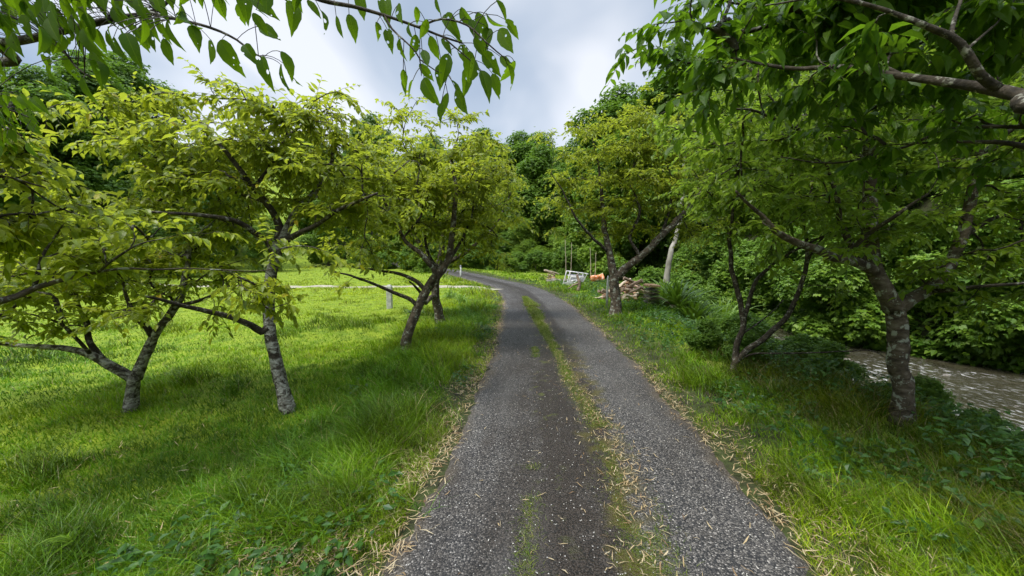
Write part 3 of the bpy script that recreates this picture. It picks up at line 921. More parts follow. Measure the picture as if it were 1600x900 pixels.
# --- multi-stemmed tree on the right bank
b, tk, Y = trunk_from(1146, 585, [(1148, 570, 0, .06), (1150, 556, 0, .055)], .08)
limbs = [
    PP((1148, 566, Y, .05), (1152, 535, Y, .046), (1162, 503, Y, .044), (1153, 455, Y, .038), (1143, 410, Y - .05, .033), (1141, 370, Y - .1, .028), (1145, 320, Y - .1, .018)),
    PP((1161, 507, Y, .036), (1168, 478, Y + .1, .033), (1180, 445, Y + .1, .03), (1200, 418, Y + .1, .027), (1235, 395, Y, .022), (1285, 370, Y - .1, .016), (1330, 345, Y - .2, .010)),
    PP((1150, 566, Y, .05), (1168, 548, Y - .05, .046), (1195, 528, Y - .1, .042), (1228, 495, Y - .1, .038), (1248, 455, Y - .1, .034), (1262, 400, Y - .1, .028), (1258, 345, Y - .1, .02), (1270, 290, Y - .1, .012)),
    PP((1258, 415, Y - .1, .018), (1285, 375, Y - .1, .015), (1330, 335, Y - .1, .010)),
    PP((1205, 415, Y + .1, .018), (1212, 390, Y + .1, .014), (1205, 355, Y + .1, .01)),
    PP((1152, 560, Y, .02), (1195, 552, Y - .2, .013), (1260, 550, Y - .5, .011), (1320, 550, Y - .7, .009), (1358, 548, Y - .8, .007), (1385, 560, Y - .9, .005)),
    PP((1163, 520, Y, .014), (1190, 500, Y + .3, .01), (1225, 470, Y + .5, .008)),
]
tree("slender multi-stemmed tree leaning over the right verge near the stream", b, tk, limbs,
     [EL(1200, 300, Y, 1.1, .9, .6), EL(1290, 340, Y, .8, .7, .4), EL(1130, 290, Y, .7, .7, .5), EL(1140, 190, Y + .4, 1.0, .8, .6), EL(1230, 220, Y + .8, 1.2, .9, .7), EL(1300, 450, Y - .2, .5, .4, .2, .3)],
     380, .088, M_leaf_mid, M_bark, M_bark_dark, 61, rs=.75, per=7, nsh=3, shlen=.26)
# --- big tree at the right by the stream
b, tk, Y = trunk_from(1412, 662, [(1410, 620, 0, .135), (1404, 560, 0, .128), (1400, 510, 0, .125), (1396, 475, 0, .12)], .16)
BRY = Y
limbs = [
    PP((1398, 485, Y, .115), (1384, 452, Y, .1), (1372, 425, Y + .05, .09), (1364, 390, Y + .1, .085), (1361, 330, Y + .1, .08), (1361, 260, Y + .1, .072), (1358, 190, Y + .1, .06), (1356, 130, Y + .1, .045), (1340, 60, Y + .1, .03)),
    PP((1374, 430, Y + .05, .07), (1350, 415, Y, .065), (1320, 405, Y - .1, .058), (1280, 393, Y - .2, .05), (1240, 378, Y - .3, .042), (1210, 358, Y - .4, .034), (1190, 335, Y - .4, .024), (1150, 300, Y - .5, .014)),
    PP((1400, 485, Y, .09), (1420, 470, Y, .08), (1448, 455, Y, .075), (1478, 425, Y, .066), (1498, 380, Y, .062), (1512, 330, Y, .058), (1526, 280, Y, .054), (1535, 240, Y, .048), (1500, 200, Y, .04), (1470, 150, Y, .032), (1430, 90, Y + .1, .02)),
    PP((1535, 245, Y, .04), (1560, 220, Y, .034), (1600, 190, Y, .026), (1660, 150, Y, .015)),
    PP((1352, 415, Y, .045), (1325, 375, Y, .04), (1310, 340, Y, .034), (1305, 300, Y, .026), (1290, 250, Y, .016)),
    PP((1320, 405, Y - .1, .03), (1350, 370, Y - .2, .026), (1400, 335, Y - .4, .02), (1450, 305, Y - .5, .012)),
    PP((1450, 455, Y, .03), (1500, 450, Y - .3, .024), (1560, 445, Y - .5, .018), (1640, 440, Y - .6, .01)),
    PP((1360, 260, Y + .1, .035), (1320, 230, Y, .03), (1260, 205, Y - .1, .024), (1200, 180, Y - .2, .016), (1150, 170, Y - .3, .01)),
    PP((1500, 375, Y, .03), (1560, 340, Y + .1, .024), (1630, 310, Y + .2, .014)),
]
tree("large cherry tree by the stream with a lichen-blotched trunk splitting into several limbs", b, tk, limbs,
     [EL(1360, 190, Y + .2, 1.9, 1.3, .95), EL(1200, 210, Y, .9, .9, .7), EL(1500, 250, Y + .2, 1.3, 1.2, 1.1), EL(1250, 330, Y - .2, .8, .7, .35), EL(1420, 360, Y - .2, .9, .7, .35),
      EL(1560, 420, Y - .2, .8, .7, .35), EL(1400, 40, Y + .2, 2.2, 1.3, .8), EL(1700, 300, Y, 1.2, 1.2, 1.2), EL(1380, 440, Y - .6, .5, .3, .2)],
     460, .090, M_leaf_mid, M_bark, M_bark_dark, 72, rs=.62, tier=.5, per=8, nsh=4, shlen=.28)
# --- tree beside the camera on the right whose boughs cross the top right corner
c_ = np.array([3.6, .5, float(height(3.6, .5)) - .04])
tk = ([c_, c_ + [0, 0, .7], c_ + [-.05, .05, 1.4], c_ + [-.1, .1, 1.9]], [.17, .14, .13, .125])
limbs = [
    ([c_ + [-.1, .1, 1.85], P(1700, 170, 1.45), P(1600, 147, 1.6), P(1540, 135, 1.7), P(1420, 119, 1.9), P(1330, 108, 2.05), P(1240, 104, 2.2), P(1180, 98, 2.3), P(1140, 90, 2.4)], [.06, .04, .031, .026, .020, .016, .013, .009, .005]),
    ([P(1560, 138, 1.66), P(1535, 118, 1.65), P(1503, 68, 1.65), P(1478, 52, 1.65), P(1440, 38, 1.65), P(1400, 28, 1.7), P(1320, 4, 1.75), P(1260, 2, 1.8), P(1200, 5, 1.9)], [.022, .021, .018, .016, .013, .011, .009, .006, .004]),
    ([c_ + [-.1, .1, 1.7], P(1720, 260, 2.0), P(1600, 234, 2.3), P(1560, 224, 2.4), P(1500, 222, 2.5), P(1440, 224, 2.6), P(1390, 226, 2.7)], [.05, .03, .020, .016, .011, .008, .004]),
    ([c_ + [-.1, .1, 1.8], P(1720, 205, 2.1), P(1600, 199, 2.6), P(1480, 204, 2.8), P(1400, 232, 3.0), P(1310, 252, 3.1), P(1225, 246, 3.2)], [.05, .025, .016, .014, .012, .009, .005]),
    ([P(1487, 56, 1.65), P(1492, 30, 1.7), P(1500, -20, 1.8), P(1510, -90, 1.9)], [.010, .009, .006, .004]),
    ([P(1510, 78, 1.66), P(1545, 45, 1.8), P(1590, 0, 2.0), P(1650, -60, 2.1)], [.008, .006, .005, .004]),
    ([c_ + [-.1, .1, 1.9], c_ + [-.1, .2, 2.5], c_ + [-.4, .4, 3.2], c_ + [-.8, .8, 3.9]], [.1, .08, .05, .02]),
]
tree("cherry tree beside the viewer at the right whose pale boughs cross the upper right", c_, tk, limbs,
     [EL(1250, 30, 2.2, .75, .5, .26), EL(1020, 70, 2.7, .3, .4, .22, 1.6), EL(1500, 10, 2.3, .9, .6, .45), EL(1450, 190, 2.8, .8, .5, .2), EL(1130, 60, 2.6, .5, .4, .20), EL(1350, -60, 2.4, .9, .7, .35), (2.9, 1.0, 3.7, 1.3, 1.0, .5, .5)],
     230, .104, M_leaf_heror, M_bark_dark, M_bark_dark, 83, rs=.7, front=1, per=7, nsh=3, shlen=.22, down=.75)

# --- tree beside the viewer on the left: hero leaves hanging into the picture
HT, HP, HUV = hero_template()
c_ = np.array([-3.3, -.35, float(height(-3.3, -.35)) - .04])
root = thing("tree", "cherry tree beside the viewer at the left whose hole-pecked leaves hang across the sky", "tree", c_)
V, ps, C, Rr = limb([c_, c_ + [.02, 0, .7], c_ + [.1, .05, 1.4], c_ + [.2, .1, 2.0]], [.16, .13, .12, .11], k=14, seed=90)
ob("trunk", mk("trunk", V - c_, ps, mats=[M_bark], smooth=True), root)
D1 = 1.15
hl = [
    ([c_ + [.2, .1, 1.9], c_ + [.9, .8, 2.2], P(-60, 92, 1.25), P(0, 70, 1.2), P(35, 62, 1.2), P(70, 54, 1.2), P(110, 44, 1.2), P(150, 35, 1.2), P(200, 26, 1.2), P(235, 20, 1.22), P(262, 2, 1.25), P(300, -40, 1.3)],
     [.06, .03, .016, .0125, .0115, .010, .009, .0085, .0075, .0065, .005, .003]),
    ([P(235, 20, 1.22), P(270, 28, 1.15), P(330, 42, 1.1), P(370, 60, 1.1), P(395, 80, 1.1), P(412, 88, 1.1)], [.005, .0042, .0036, .003, .0024, .0016]),
    ([P(-60, 92, 1.25), P(0, -160, 1.1), P(300, -120, 1.1), P(430, -50, 1.1), P(490, -4, 1.1), P(560, 12, 1.1), P(610, 26, 1.1), P(655, 42, 1.1), P(690, 56, 1.1), P(720, 66, 1.1)],
     [.014, .012, .009, .007, .0058, .005, .0042, .0036, .003, .0024]),
    ([P(655, 42, 1.1), P(690, 30, 1.08), P(730, 40, 1.06), P(760, 66, 1.05), P(778, 82, 1.05), P(800, 100, 1.05)], [.003, .0026, .0024, .002, .0018, .0012]),
    ([P(600, 22, 1.1), P(612, 45, 1.1), P(640, 72, 1.08), P(655, 92, 1.08), P(658, 118, 1.08)], [.0032, .0028, .0022, .0018, .0012]),
    ([P(690, 56, 1.1), P(712, 75, 1.1), P(735, 95, 1.1), P(750, 112, 1.1)], [.0026, .002, .0016, .0012]),
    ([P(60, 57, 1.2), P(95, 75, 1.15), P(120, 105, 1.1), P(140, 120, 1.1)], [.004, .003, .002, .0015]),
    ([P(430, -50, 1.1), P(480, -20, 1.15), P(520, -8, 1.2), P(580, -15, 1.2)], [.004, .003, .002, .0015]),
    ([P(655, 92, 1.08), P(680, 110, 1.08), P(700, 118, 1.08)], [.0018, .0014, .0010]),
    ([P(-60, 92, 1.25), P(-60, 130, 1.8), P(-20, 160, 2.1), P(30, 178, 2.2), P(60, 190, 2.25)], [.008, .006, .005, .004, .002]),
    ([c_ + [.2, .1, 2.0], c_ + [.1, -.3, 2.8], c_ + [.5, -.2, 3.6]], [.08, .05, .02]),
]
samples = []
for li, (pts, rad) in enumerate(hl):
    V, ps, C, Rr = limb(pts, rad, k=8, step=.02, seed=91 + li, wob=.004)
    ob("limb", mk("limb", V - c_, ps, mats=[M_bark_dark], smooth=True), root)
    samples.append(C)
rng = np.random.default_rng(95)
# leaf anchor pixels (tip hangs below): px, py of stalk end, length px, lean px
HL = [
    (0, 92, 60, 8), (20, 70, 55, -5), (70, 80, 45, 10), (75, 100, 62, 14), (105, 85, 70, 25), (130, 120, 70, 20), (145, 75, 62, 30), (150, 95, 55, 30), (165, 50, 45, 25), (10, 120, 30, -20),
    (178, 8, 55, 8), (222, 38, 62, 20), (262, 30, 64, 14), (255, 60, 60, 24), (330, 62, 58, 4), (345, 62, 62, 38), (382, 70, 34, 26), (410, 88, 58, 8), (440, 80, 48, 30), (445, 100, 50, 30),
    (300, 40, 50, 20), (282, 5, 40, 8), (345, -5, 40, 6), (372, 5, 52, 18), (395, 20, 48, 40), (440, 100, 60, 4), (405, 40, 20, 40), (60, 5, 50, 15), (100, -5, 52, 10), (120, 10, 50, 30), (20, -5, 45, 5), (-20, 10, 60, 5),
    (200, -12, 45, 10), (240, -20, 50, 10), (320, -30, 50, 20), (456, 2, 50, 8), (480, 0, 30, 30), (500, 15, 40, 26), (525, 25, 50, 16), (545, 22, 60, 22), (465, -25, 44, -4),
    (588, 34, 40, 12), (605, 45, 42, 10), (622, 6, 35, 4), (640, 36, 30, -8), (650, 54, 44, -8), (672, 56, 56, 22), (700, 84, 56, -14), (735, 80, 58, -8), (742, 92, 40, -4), (755, 80, 50, 40),
    (668, 30, 36, -14), (696, 22, 40, 26), (720, 12, 46, 28), (745, 20, 50, 26), (735, 30, 40, 20), (790, 30, 40, 36, ), (780, 45, 46, 30), (782, 88, 30, 30), (792, 100, 50, 28), (805, 95, 40, -30),
    (765, 95, 40, 30), (690, 60, 36, 30), (720, 70, 46, 18), (728, 108, 54, 4), (705, 125, 50, 40), (700, 145, 52, -20), (712, 140, 60, 30), (636, 118, 34, -14), (645, 125, 46, -18), (662, 122, 52, 24), (690, 100, 50, -6),
    (655, 100, 34, 36), (662, 78, 30, 10), (752, 110, 50, 24), (770, 115, 46, 16), (740, 60, 36, 30), (764, 44, 36, -10), (760, 20, 40, 30), (680, -5, 40, 10), (600, -5, 40, 6), (560, -10, 46, 12), (775, 0, 34, 30),
    (690, 160, 46, -8), (630, 108, 40, 4), (625, 60, 40, 2), (710, 40, 40, 14), (650, 10, 40, 6),
    (20, 150, 34, 22), (45, 160, 30, 30), (50, 152, 34, 40), (10, 165, 40, 20), (-10, 140, 40, 24), (35, 175, 34, 30), (0, 180, 40, 16),
]
extra = []
for (x, y, l, dx) in HL:
    if y < 60 and x < 460 and rng.random() < .75:
        extra.append((x + rng.uniform(-28, 28), y - rng.uniform(0, 30), l * rng.uniform(.8, 1.05), dx + rng.uniform(-15, 15)))
for k in range(90):
    extra.append((rng.uniform(-100, 50), rng.uniform(141, 225), rng.uniform(22, 38), rng.uniform(-5, 30)))
for k in range(95):
    extra.append((rng.uniform(-60, 250), rng.uniform(-30, 60), rng.uniform(45, 62), rng.uniform(-5, 28)))
for k in range(40):
    extra.append((rng.uniform(-120, 430), rng.uniform(-110, -10), rng.uniform(40, 60), rng.uniform(-15, 25)))
allc = np.concatenate(samples)
O = []; D = []; NN = []; LL = []; pet = []
for (x, y, l, dx) in HL + extra:
    far = (y > 140 and x < 80)
    dep = rng.uniform(2.0, 2.5) if far else rng.uniform(1.02, 1.22)
    a = P(x, y, dep); tip = P(x + dx * .8, y + l * .95, dep + rng.uniform(-.04, .03))
    d = tip - a
    ln = np.linalg.norm(d) * (.72 if x < 230 else .86) * rng.uniform(.8, 1.1); d = d / np.linalg.norm(d)
    # facing: mostly towards the viewer, turned about the midrib at random
    ang = rng.normal(0, .75)
    n0 = nrm(np.array([0, -1., .25]) + rng.normal(0, .1, 3)); n0 = nrm(n0 - d * n0.dot(d)); s0 = np.cross(d, n0)
    n1_ = n0 * math.cos(ang) + s0 * math.sin(ang)
    O.append(a); D.append(d); NN.append(n1_); LL.append(ln)
    j = np.argmin(np.linalg.norm(allc - (a + np.array([0, 0, .03])), axis=1)); q = allc[j]
    mid = (q + a) / 2 + np.array([0, 0, .2 * np.linalg.norm(q - a)])
    t = np.linspace(0, 1, 5)[:, None]
    pet.append((1 - t) ** 2 * q + 2 * t * (1 - t) * mid + t ** 2 * (a + d * .003))
O = np.array(O); D = np.array(D); NN = np.array(NN); LL = np.array(LL)
ob("crown", leaves_mesh("crown", O - c_, D, NN, LL, rng.uniform(.38, .50, len(O)), (HT, HP), M_leaf_hero, rng.random(len(O)) * .95, rng, curl=rng.uniform(.3, 2.2, len(O)), uv=HUV), root)
pet = np.array(pet)
V, Q = vtubes(pet - c_, np.full(pet.shape[:2], .0010), 4)
ob("twigs", mk("twigs", V, [Q], mats=[M_bark_dark], smooth=True), root)

# --- near bough with leaves coming in from the left edge at mid height
c_ = np.array([-5.2, 1.4, float(height(-5.2, 1.4)) - .04])
tk = ([c_, c_ + [0, 0, .5], c_ + [.1, .05, 1.0], c_ + [.15, .1, 1.35]], [.13, .11, .1, .095])
limbs = [
    ([c_ + [.12, .1, 1.2], P(-120, 480, 2.1), P(0, 468, 2.4), P(55, 448, 2.5), P(90, 438, 2.5), P(125, 430, 2.55), P(175, 424, 2.6), P(240, 420, 2.7), P(300, 418, 2.8), P(380, 425, 2.9), P(430, 420, 3.0)], [.05, .035, .022, .018, .014, .011, .009, .007, .005, .004, .003]),
    ([P(53, 450, 2.5), P(60, 425, 2.5), P(67, 400, 2.55), P(78, 380, 2.6), P(95, 355, 2.6)], [.014, .012, .010, .007, .004]),
    ([P(150, 427, 2.58), P(180, 405, 2.5), P(215, 385, 2.5), P(260, 370, 2.6)], [.009, .007, .005, .003]),
    ([c_ + [.12, .1, 1.3], P(-150, 330, 2.2), P(-60, 300, 2.4), P(0, 275, 2.6), P(70, 290, 2.7)], [.05, .03, .02, .012, .005]),
]
tree("cherry tree just outside the left edge with one low bough reaching over the lawn", c_, tk, limbs,
     [EL(60, 370, 2.75, .75, .35, .15), EL(200, 385, 2.75, .5, .3, .14), EL(-80, 330, 2.5, .6, .5, .30), EL(400, 415, 3.0, .5, .25, .13), EL(60, 330, 3.2, .9, .3, .10), EL(420, 455, 3.2, .3, .2, .16, 1.5), EL(-100, 200, 2.4, .5, .5, .2)],
     150, .085, M_leaf_sun, M_bark, M_bark_dark, 101, front=1, per=7, nsh=3, shlen=.20, down=.45)

# ================================================================== THE FOREST
def forest_proto(seed, H, Rc, n, size, trunk_h=.3, flat=.75, leaflets=3):
    rng = np.random.default_rng(seed)
    # trunk and a few limbs
    Vs = []; Qs = []; off = 0
    tp = [np.array([0, 0, -.3]), np.array([.1, 0, H * .3]), np.array([rng.uniform(-.3, .3), rng.uniform(-.3, .3), H * .6]), np.array([rng.uniform(-.5, .5), rng.uniform(-.5, .5), H * .88])]
    V, ps, C, Rr = limb(tp, [H * .022, H * .016, H * .011, H * .003], k=8, step=.4, seed=seed, wob=.05)
    allp = [(V, ps)]
    lobes = []
    nl = int(26 * (Rc / 3) ** .8)
    for k in range(nl):
        t = rng.random()
        zc = H * (trunk_h + (1 - trunk_h) * t * .92)
        prof = math.sin(math.pi * min(1, (.22 + t * .76))) ** .7
        ang = rng.uniform(0, 2 * math.pi); rr = Rc * prof * rng.uniform(.25, .85)
        c = np.array([math.cos(ang) * rr, math.sin(ang) * rr, zc])
        lobes.append((c, Rc * rng.uniform(.26, .46)))
        s = np.array([tp[1][0], tp[1][1], H * (trunk_h * .6 + t * .45)])
        if k % 2 == 0:
            V, ps, _, _ = limb([s, (s + c) / 2 + [0, 0, -.2], c], [H * .006, H * .004, .02], k=5, step=.5, seed=seed + k, wob=.05)
            allp.append((V, ps))
    VV = []; Qa = []; Ta = []; off = 0
    for V, ps in allp:
        VV.append(V); Qa.append(ps[0] + off); Ta += [ps[1] + off, ps[2] + off]; off += len(V)
    tm = mk("forest_trunk", np.vstack(VV), [np.vstack(Qa), np.vstack(Ta)], mats=[M_bark_forest], smooth=True)
    w_ = np.array([r ** 2 for _, r in lobes]); idx = rng.choice(len(lobes), n, p=w_ / w_.sum())
    lc = np.array([c for c, _ in lobes])[idx]; lr = np.array([r for _, r in lobes])[idx]
    d = nrm(rng.normal(size=(n, 3)) + [0, 0, .35])
    rr = lr * (rng.random(n) ** .35) * np.where(rng.random(n) < .2, rng.uniform(1, 1.45, n), 1) * (.8 + .4 * fbm(d[:, 0] * 3 + idx, d[:, 1] * 3 + d[:, 2] * 3, seed))
    O = lc + d * rr[:, None] * np.array([1, 1, flat])
    out_ = nrm(d + rng.normal(0, .5, (n, 3)) + [0, 0, -.25])
    LD = nrm(out_ * [1, 1, .5] + [0, 0, -.25])
    NN = nrm(d + [0, 0, .8] + rng.normal(0, .3, (n, 3)))
    # each spray = several leaflets fanned out
    Os = []; Ds = []; Ns = []; Ls = []; rn = []
    S = nrm(np.cross(NN, LD)); r0 = np.clip(rng.normal(.45, .2, n) + .25 * (rng.random(len(lobes))[idx] - .5), 0, .98)
    Ls0 = size * rng.uniform(.6, 1.3, n)
    for q in range(leaflets):
        f = (q - (leaflets - 1) / 2)
        Os.append(O + LD * (Ls0 * .25 * abs(f))[:, None] * -.3 + S * (Ls0 * .25 * f)[:, None])
        Ds.append(nrm(LD + S * f * .55 + rng.normal(0, .12, (n, 3)))); Ns.append(NN + rng.normal(0, .15, (n, 3))); Ls.append(Ls0 * rng.uniform(.8, 1.1, n)); rn.append(r0 + rng.normal(0, .06, n))
    return tm, (np.vstack(Os), np.vstack(Ds), np.vstack(Ns), np.concatenate(Ls), np.clip(np.concatenate(rn), 0, .98))


def forest_crown(data, mat, name, wid=.9):
    O, D, Nn, Ln, rn = data
    return leaves_mesh(name, O, D, Nn, Ln, np.full(len(O), wid), LT5, mat, rn)


protos = []
for si, (H, Rc, n, size, th) in enumerate([(12, 3.6, 27000, .19, .12), (10, 3.3, 25000, .17, .08), (14, 3.9, 28000, .21, .15), (8, 3.0, 26000, .125, .05)]):
    tm, data = forest_proto(200 + si, H, Rc, n, size, th)
    cms = [forest_crown(data, M_forest[mi], "forest_crown", wid=.85) for mi in ((0, 1) if si % 2 == 0 else (1, 2))]
    protos.append((tm, cms, H))
# small shrub prototypes: leafy mound, a few stems
sh_protos = []
for si, (H, Rc, n, size) in enumerate([(2.2, 1.3, 9500, .10), (1.5, 1.1, 7800, .085)]):
    tm, data = forest_proto(260 + si, H, Rc, n, size, .0)
    sh_protos.append((tm, [forest_crown(data, M_forest[mi], "shrub_crown", wid=.8) for mi in (0, 1, 2)], H))


def put(pr, variant, x, y, s, name, label, cat, group, rng, zoff=0., sz=None):
    tm, cms, H = pr
    z = float(height(x, y)) + zoff
    r = thing(name, label, cat, (x, y, z), (0, 0, rng.uniform(0, 6.28)), group)
    sz = sz or s
    r.scale = (s, s, sz)
    ob("trunk" if name == "tree" else "stems", tm, r)
    ob("crown", cms[variant % len(cms)], r)
    return r


rng = np.random.default_rng(300)
lab = "tall leafy tree in the dense wood beyond the far bend of the road"
for k, (x, y, s, pi, v) in enumerate([
    (-7, 52, .95, 0, 0), (-2, 46, .85, 1, 0), (3, 43, .95, 2, 0), (7.5, 41, 1.0, 0, 1), (1, 50, 1.15, 2, 0), (-12, 57, 1.1, 2, 1), (-18, 60, 1.1, 0, 0),
    (6, 50, 1.15, 0, 0), (11, 46, 1.15, 2, 0), (-5, 61, 1.25, 2, 0), (4, 60, 1.35, 0, 0), (12, 56, 1.4, 2, 0), (-24, 56, 1.1, 0, 1), (-30, 60, 1.2, 2, 0), (-14, 68, 1.3, 0, 0), (-25, 70, 1.4, 2, 0),
    (14, 38, 1.0, 2, 1), (10, 34, .8, 1, 1), (5.5, 36, .7, 3, 1), (8, 31, .62, 3, 0), (1.2, 40, .65, 3, 1), (-3, 41.5, .55, 3, 0), (20, 50, 1.4, 0, 0), (19, 42, 1.3, 2, 0), (8.6, 33, 1.2, 2, 1), (12.5, 30, 1.15, 2, 0)]):
    put(protos[pi], 1 if k % 3 else v, x, y, s, "tree", lab, "tree", "trees of the wood beyond the bend", rng)
lab = "leafy tree on the wooded slope beyond the left lawn"
for k, (x, y, s, pi, v) in enumerate([
    (-36, 50, 1.15, 0, 0), (-32, 42, 1.0, 2, 0), (-30, 34, .95, 0, 0), (-31, 26, 1.0, 2, 0), (-28, 19, .9, 0, 0), (-27, 12, .9, 1, 0), (-25, 5, .85, 0, 0), (-38, 36, 1.3, 2, 0), (-38, 26, 1.3, 0, 0), (-36, 15, 1.3, 2, 0),
    (-34, 5, 1.2, 0, 0), (-44, 46, 1.5, 2, 0), (-26, 30, .6, 3, 0), (-25, 24, .55, 3, 1), (-24, 38, .7, 3, 0), (-22, 46, .8, 1, 0), (-24, 14, .6, 3, 0), (-46, 30, 1.5, 0, 0)]):
    put(protos[pi], v, x, y, s, "tree", lab, "tree", "trees on the left slope", rng)
lab = "dense dark green tree on the bank across the stream"
for k, (x, y, s, pi, v) in enumerate([
    (14.2, 5, .55, 3, 0), (14.4, 8.3, .6, 3, 0), (14.6, 11.5, .58, 3, 1), (14.8, 15, .62, 3, 1), (14.7, 19, .6, 3, 0), (15.3, 23, .7, 1, 0), (15.5, 27.5, .75, 1, 1), (14.5, 1.5, .6, 3, 0),
    (17.5, 4, .9, 1, 0), (17.3, 9.5, .95, 0, 0), (18, 14, .95, 2, 0), (18, 19.5, .95, 0, 1), (18.5, 25, 1.0, 2, 0), (18.5, 32, 1.1, 0, 0), (22, 7, 1.2, 2, 0), (22, 14, 1.25, 0, 0), (22.5, 21, 1.25, 2, 0), (23.5, 28, 1.3, 0, 0), (27, 12, 1.5, 0, 0), (27, 22, 1.5, 2, 0), (25, 36, 1.4, 2, 0), (30, 32, 1.5, 0, 0), (17.5, -2, 1.0, 0, 0), (22, 0, 1.2, 2, 0)]):
    put(protos[pi], v, x, y, s, "tree", lab, "tree", "trees across the stream", rng)
# shrubs
lab = "leafy shrub at the foot of the wood beyond the road bend"
for x, y, s in [(-9, 44.5, 1.0), (-6, 43.5, 1.1), (-3.8, 40.5, 1.0), (-1.5, 38.5, 1.1), (.6, 36.5, 1.0), (2.2, 34.5, 1.1), (3.6, 33, 1.0), (4.6, 31, .9), (-12, 49, 1.2), (-15, 52.5, 1.2), (-19, 50, 1.2), (6.3, 29.5, .9), (-.2, 34.6, .6), (2.6, 38, 1.3), (-.5, 42, 1.4), (-5, 47, 1.4), (5.6, 33, 1.3), (-8.3, 35.5, .8), (-10, 38, .9), (-12.2, 40.5, 1.0), (-14.8, 42.5, 1.0), (-17.5, 44.5, 1.1), (-7.4, 33.6, .6), (-20, 47, 1.2), (-9.4, 36.4, .8), (-13.5, 41, 1.1)]:
    put(sh_protos[int(rng.integers(2))], int(rng.integers(3)), x, y, s * 1.15, "shrub", lab, "shrub", "shrubs under the far wood", rng)
lab = "leafy shrub hanging over the far edge of the stream"
for y in np.arange(-2, 34, .85):
    x = stream_x(y) + sw(y) * rng.uniform(2.6, 3.3)
    put(sh_protos[int(rng.integers(2))], int(rng.integers(2)), float(x), float(y), rng.uniform(.85, 1.3), "shrub", lab, "shrub", "shrubs along the far water's edge", rng, zoff=-.25)
lab = "leafy shrub high on the far bank above the water's edge"
for y in np.arange(-2, 34, 1.3):
    x = stream_x(y) + sw(y) * rng.uniform(3.6, 4.6)
    put(sh_protos[int(rng.integers(2))], int(rng.integers(2)), float(x), float(y), rng.uniform(1.0, 1.4), "shrub", lab, "shrub", "shrubs higher on the far bank", rng, zoff=-.3)
labs = ["green bush nearest behind the timber heap on the stream bank", "green bush farther along the stream bank behind the timber heap", "rounded green bush just right of the slanting pale trunk",
        "green bush at the far right behind the metal frame", "small green bush nearest the water behind the bright leafy clumps", "tall green bush deepest on the near bank beside the water",
        "green bush between the pale poles and the stream", "low green bush left of the slanting pale trunk", "extra bush"]
for kk, (x, y, s) in enumerate( [(7.8, 21.5, 1.0), (6.9, 24.5, 1.2), (8.2, 17.6, .95), (6.3, 27.5, 1.2), (7.9, 17.0, .7), (9.5, 25, 1.4), (9.3, 21, 1.0), (7.0, 19.4, .8)]):
    lab = labs[kk]
    put(sh_protos[int(rng.integers(2))], 1 + int(rng.integers(2)), x, y, s, "shrub", lab, "shrub", "bushes on the near bank", rng)
labs = ["dark low bush right of the multi-stemmed tree's foot", "dark low bush behind the multi-stemmed tree's foot", "dark low bush between the multi-stemmed tree and the large trunk",
        "dark low bush at the top of the bank right of the horizontal dead twig", "dark low bush hugging the base of the multi-stemmed tree"]
for kk, (x, y, s) in enumerate( [(4.5, 5.9, .42), (4.3, 7.0, .5), (5.1, 5.2, .36), (5.2, 6.9, .5), (3.7, 6.0, .34)]):
    lab = labs[kk]
    put(sh_protos[1], 0, x, y, s, "shrub", lab, "shrub", "low bushes by the multi-stemmed tree", rng)

for x, y, s, lab in [(4.75, 4.35, .30, "small leafy sapling just right of the large trunk's base"), (5.2, 4.15, .33, "leafy sapling between the large trunk and the right edge, against the water"),
                     (4.35, 5.1, .30, "small dark bush just left of and behind the large trunk"), (5.0, 3.3, .30, "dark leafy bush at the far right edge in front of the stream"),
                     (3.45, 5.6, .26, "low leafy tuft in front of the multi-stemmed tree's foot"), (3.3, 6.5, .30, "low leafy tuft left of the multi-stemmed tree's foot")]:
    put(sh_protos[0], 0, x, y, s * .8, "shrub", lab, "shrub", "small bushes on the near bank", rng)
# ================================================================== GRASS
def comb(x, y):
    a = fbm(x * .35, y * .35, 71) * 5.0 + 1.5
    return np.cos(a), np.sin(a)


def blades(name, X, Y, Hh, Wd, lean, tint, seg, zbase=None, seed=0, curve=1.0):
    rng = np.random.default_rng(seed)
    n = len(X)
    Z = height(X, Y) if zbase is None else zbase
    cx, cy = comb(X, Y)
    a = rng.uniform(0, 2 * math.pi, n)
    dx = cx * .55 + np.cos(a); dy = cy * .55 + np.sin(a)
    l = np.hypot(dx, dy); dx /= l; dy /= l
    b = rng.uniform(0, 2 * math.pi, n)
    sx, sy = np.cos(b), np.sin(b)
    rows = []
    ts = np.linspace(0, 1, seg + 1)
    for t in ts:
        px = X + dx * Hh * lean * t ** 1.8; py = Y + dy * Hh * lean * t ** 1.8
        pz = Z - .01 + Hh * (t - .32 * lean * curve * t ** 2.4)
        wv = Wd * (1 - t ** 1.5) * .5
        if t < 1:
            rows.append(np.stack([px - sx * wv, py - sy * wv, pz], 1)); rows.append(np.stack([px + sx * wv, py + sy * wv, pz], 1))
        else:
            rows.append(np.stack([px, py, pz], 1))
    V = np.stack(rows, 1); k = V.shape[1]
    base = (np.arange(n) * k)[:, None]
    polys = []
    if seg > 1:
        q = np.concatenate([base + np.array([2 * j, 2 * j + 1, 2 * j + 3, 2 * j + 2]) for j in range(seg - 1)])
        polys.append(q)
    polys.append(base + np.array([k - 3, k - 2, k - 1]))
    T = np.repeat(tint[:, None], k, 1).reshape(-1, 3)
    return V.reshape(-1, 3), polys, T


def merge(parts):
    V = []; C = []; by = {}; off = 0
    for v, ps, c in parts:
        V.append(v); C.append(c)
        for p in ps: by.setdefault(p.shape[1], []).append(p + off)
        off += len(v)
    return np.vstack(V), [np.vstack(p) for p in by.values()], np.vstack(C)


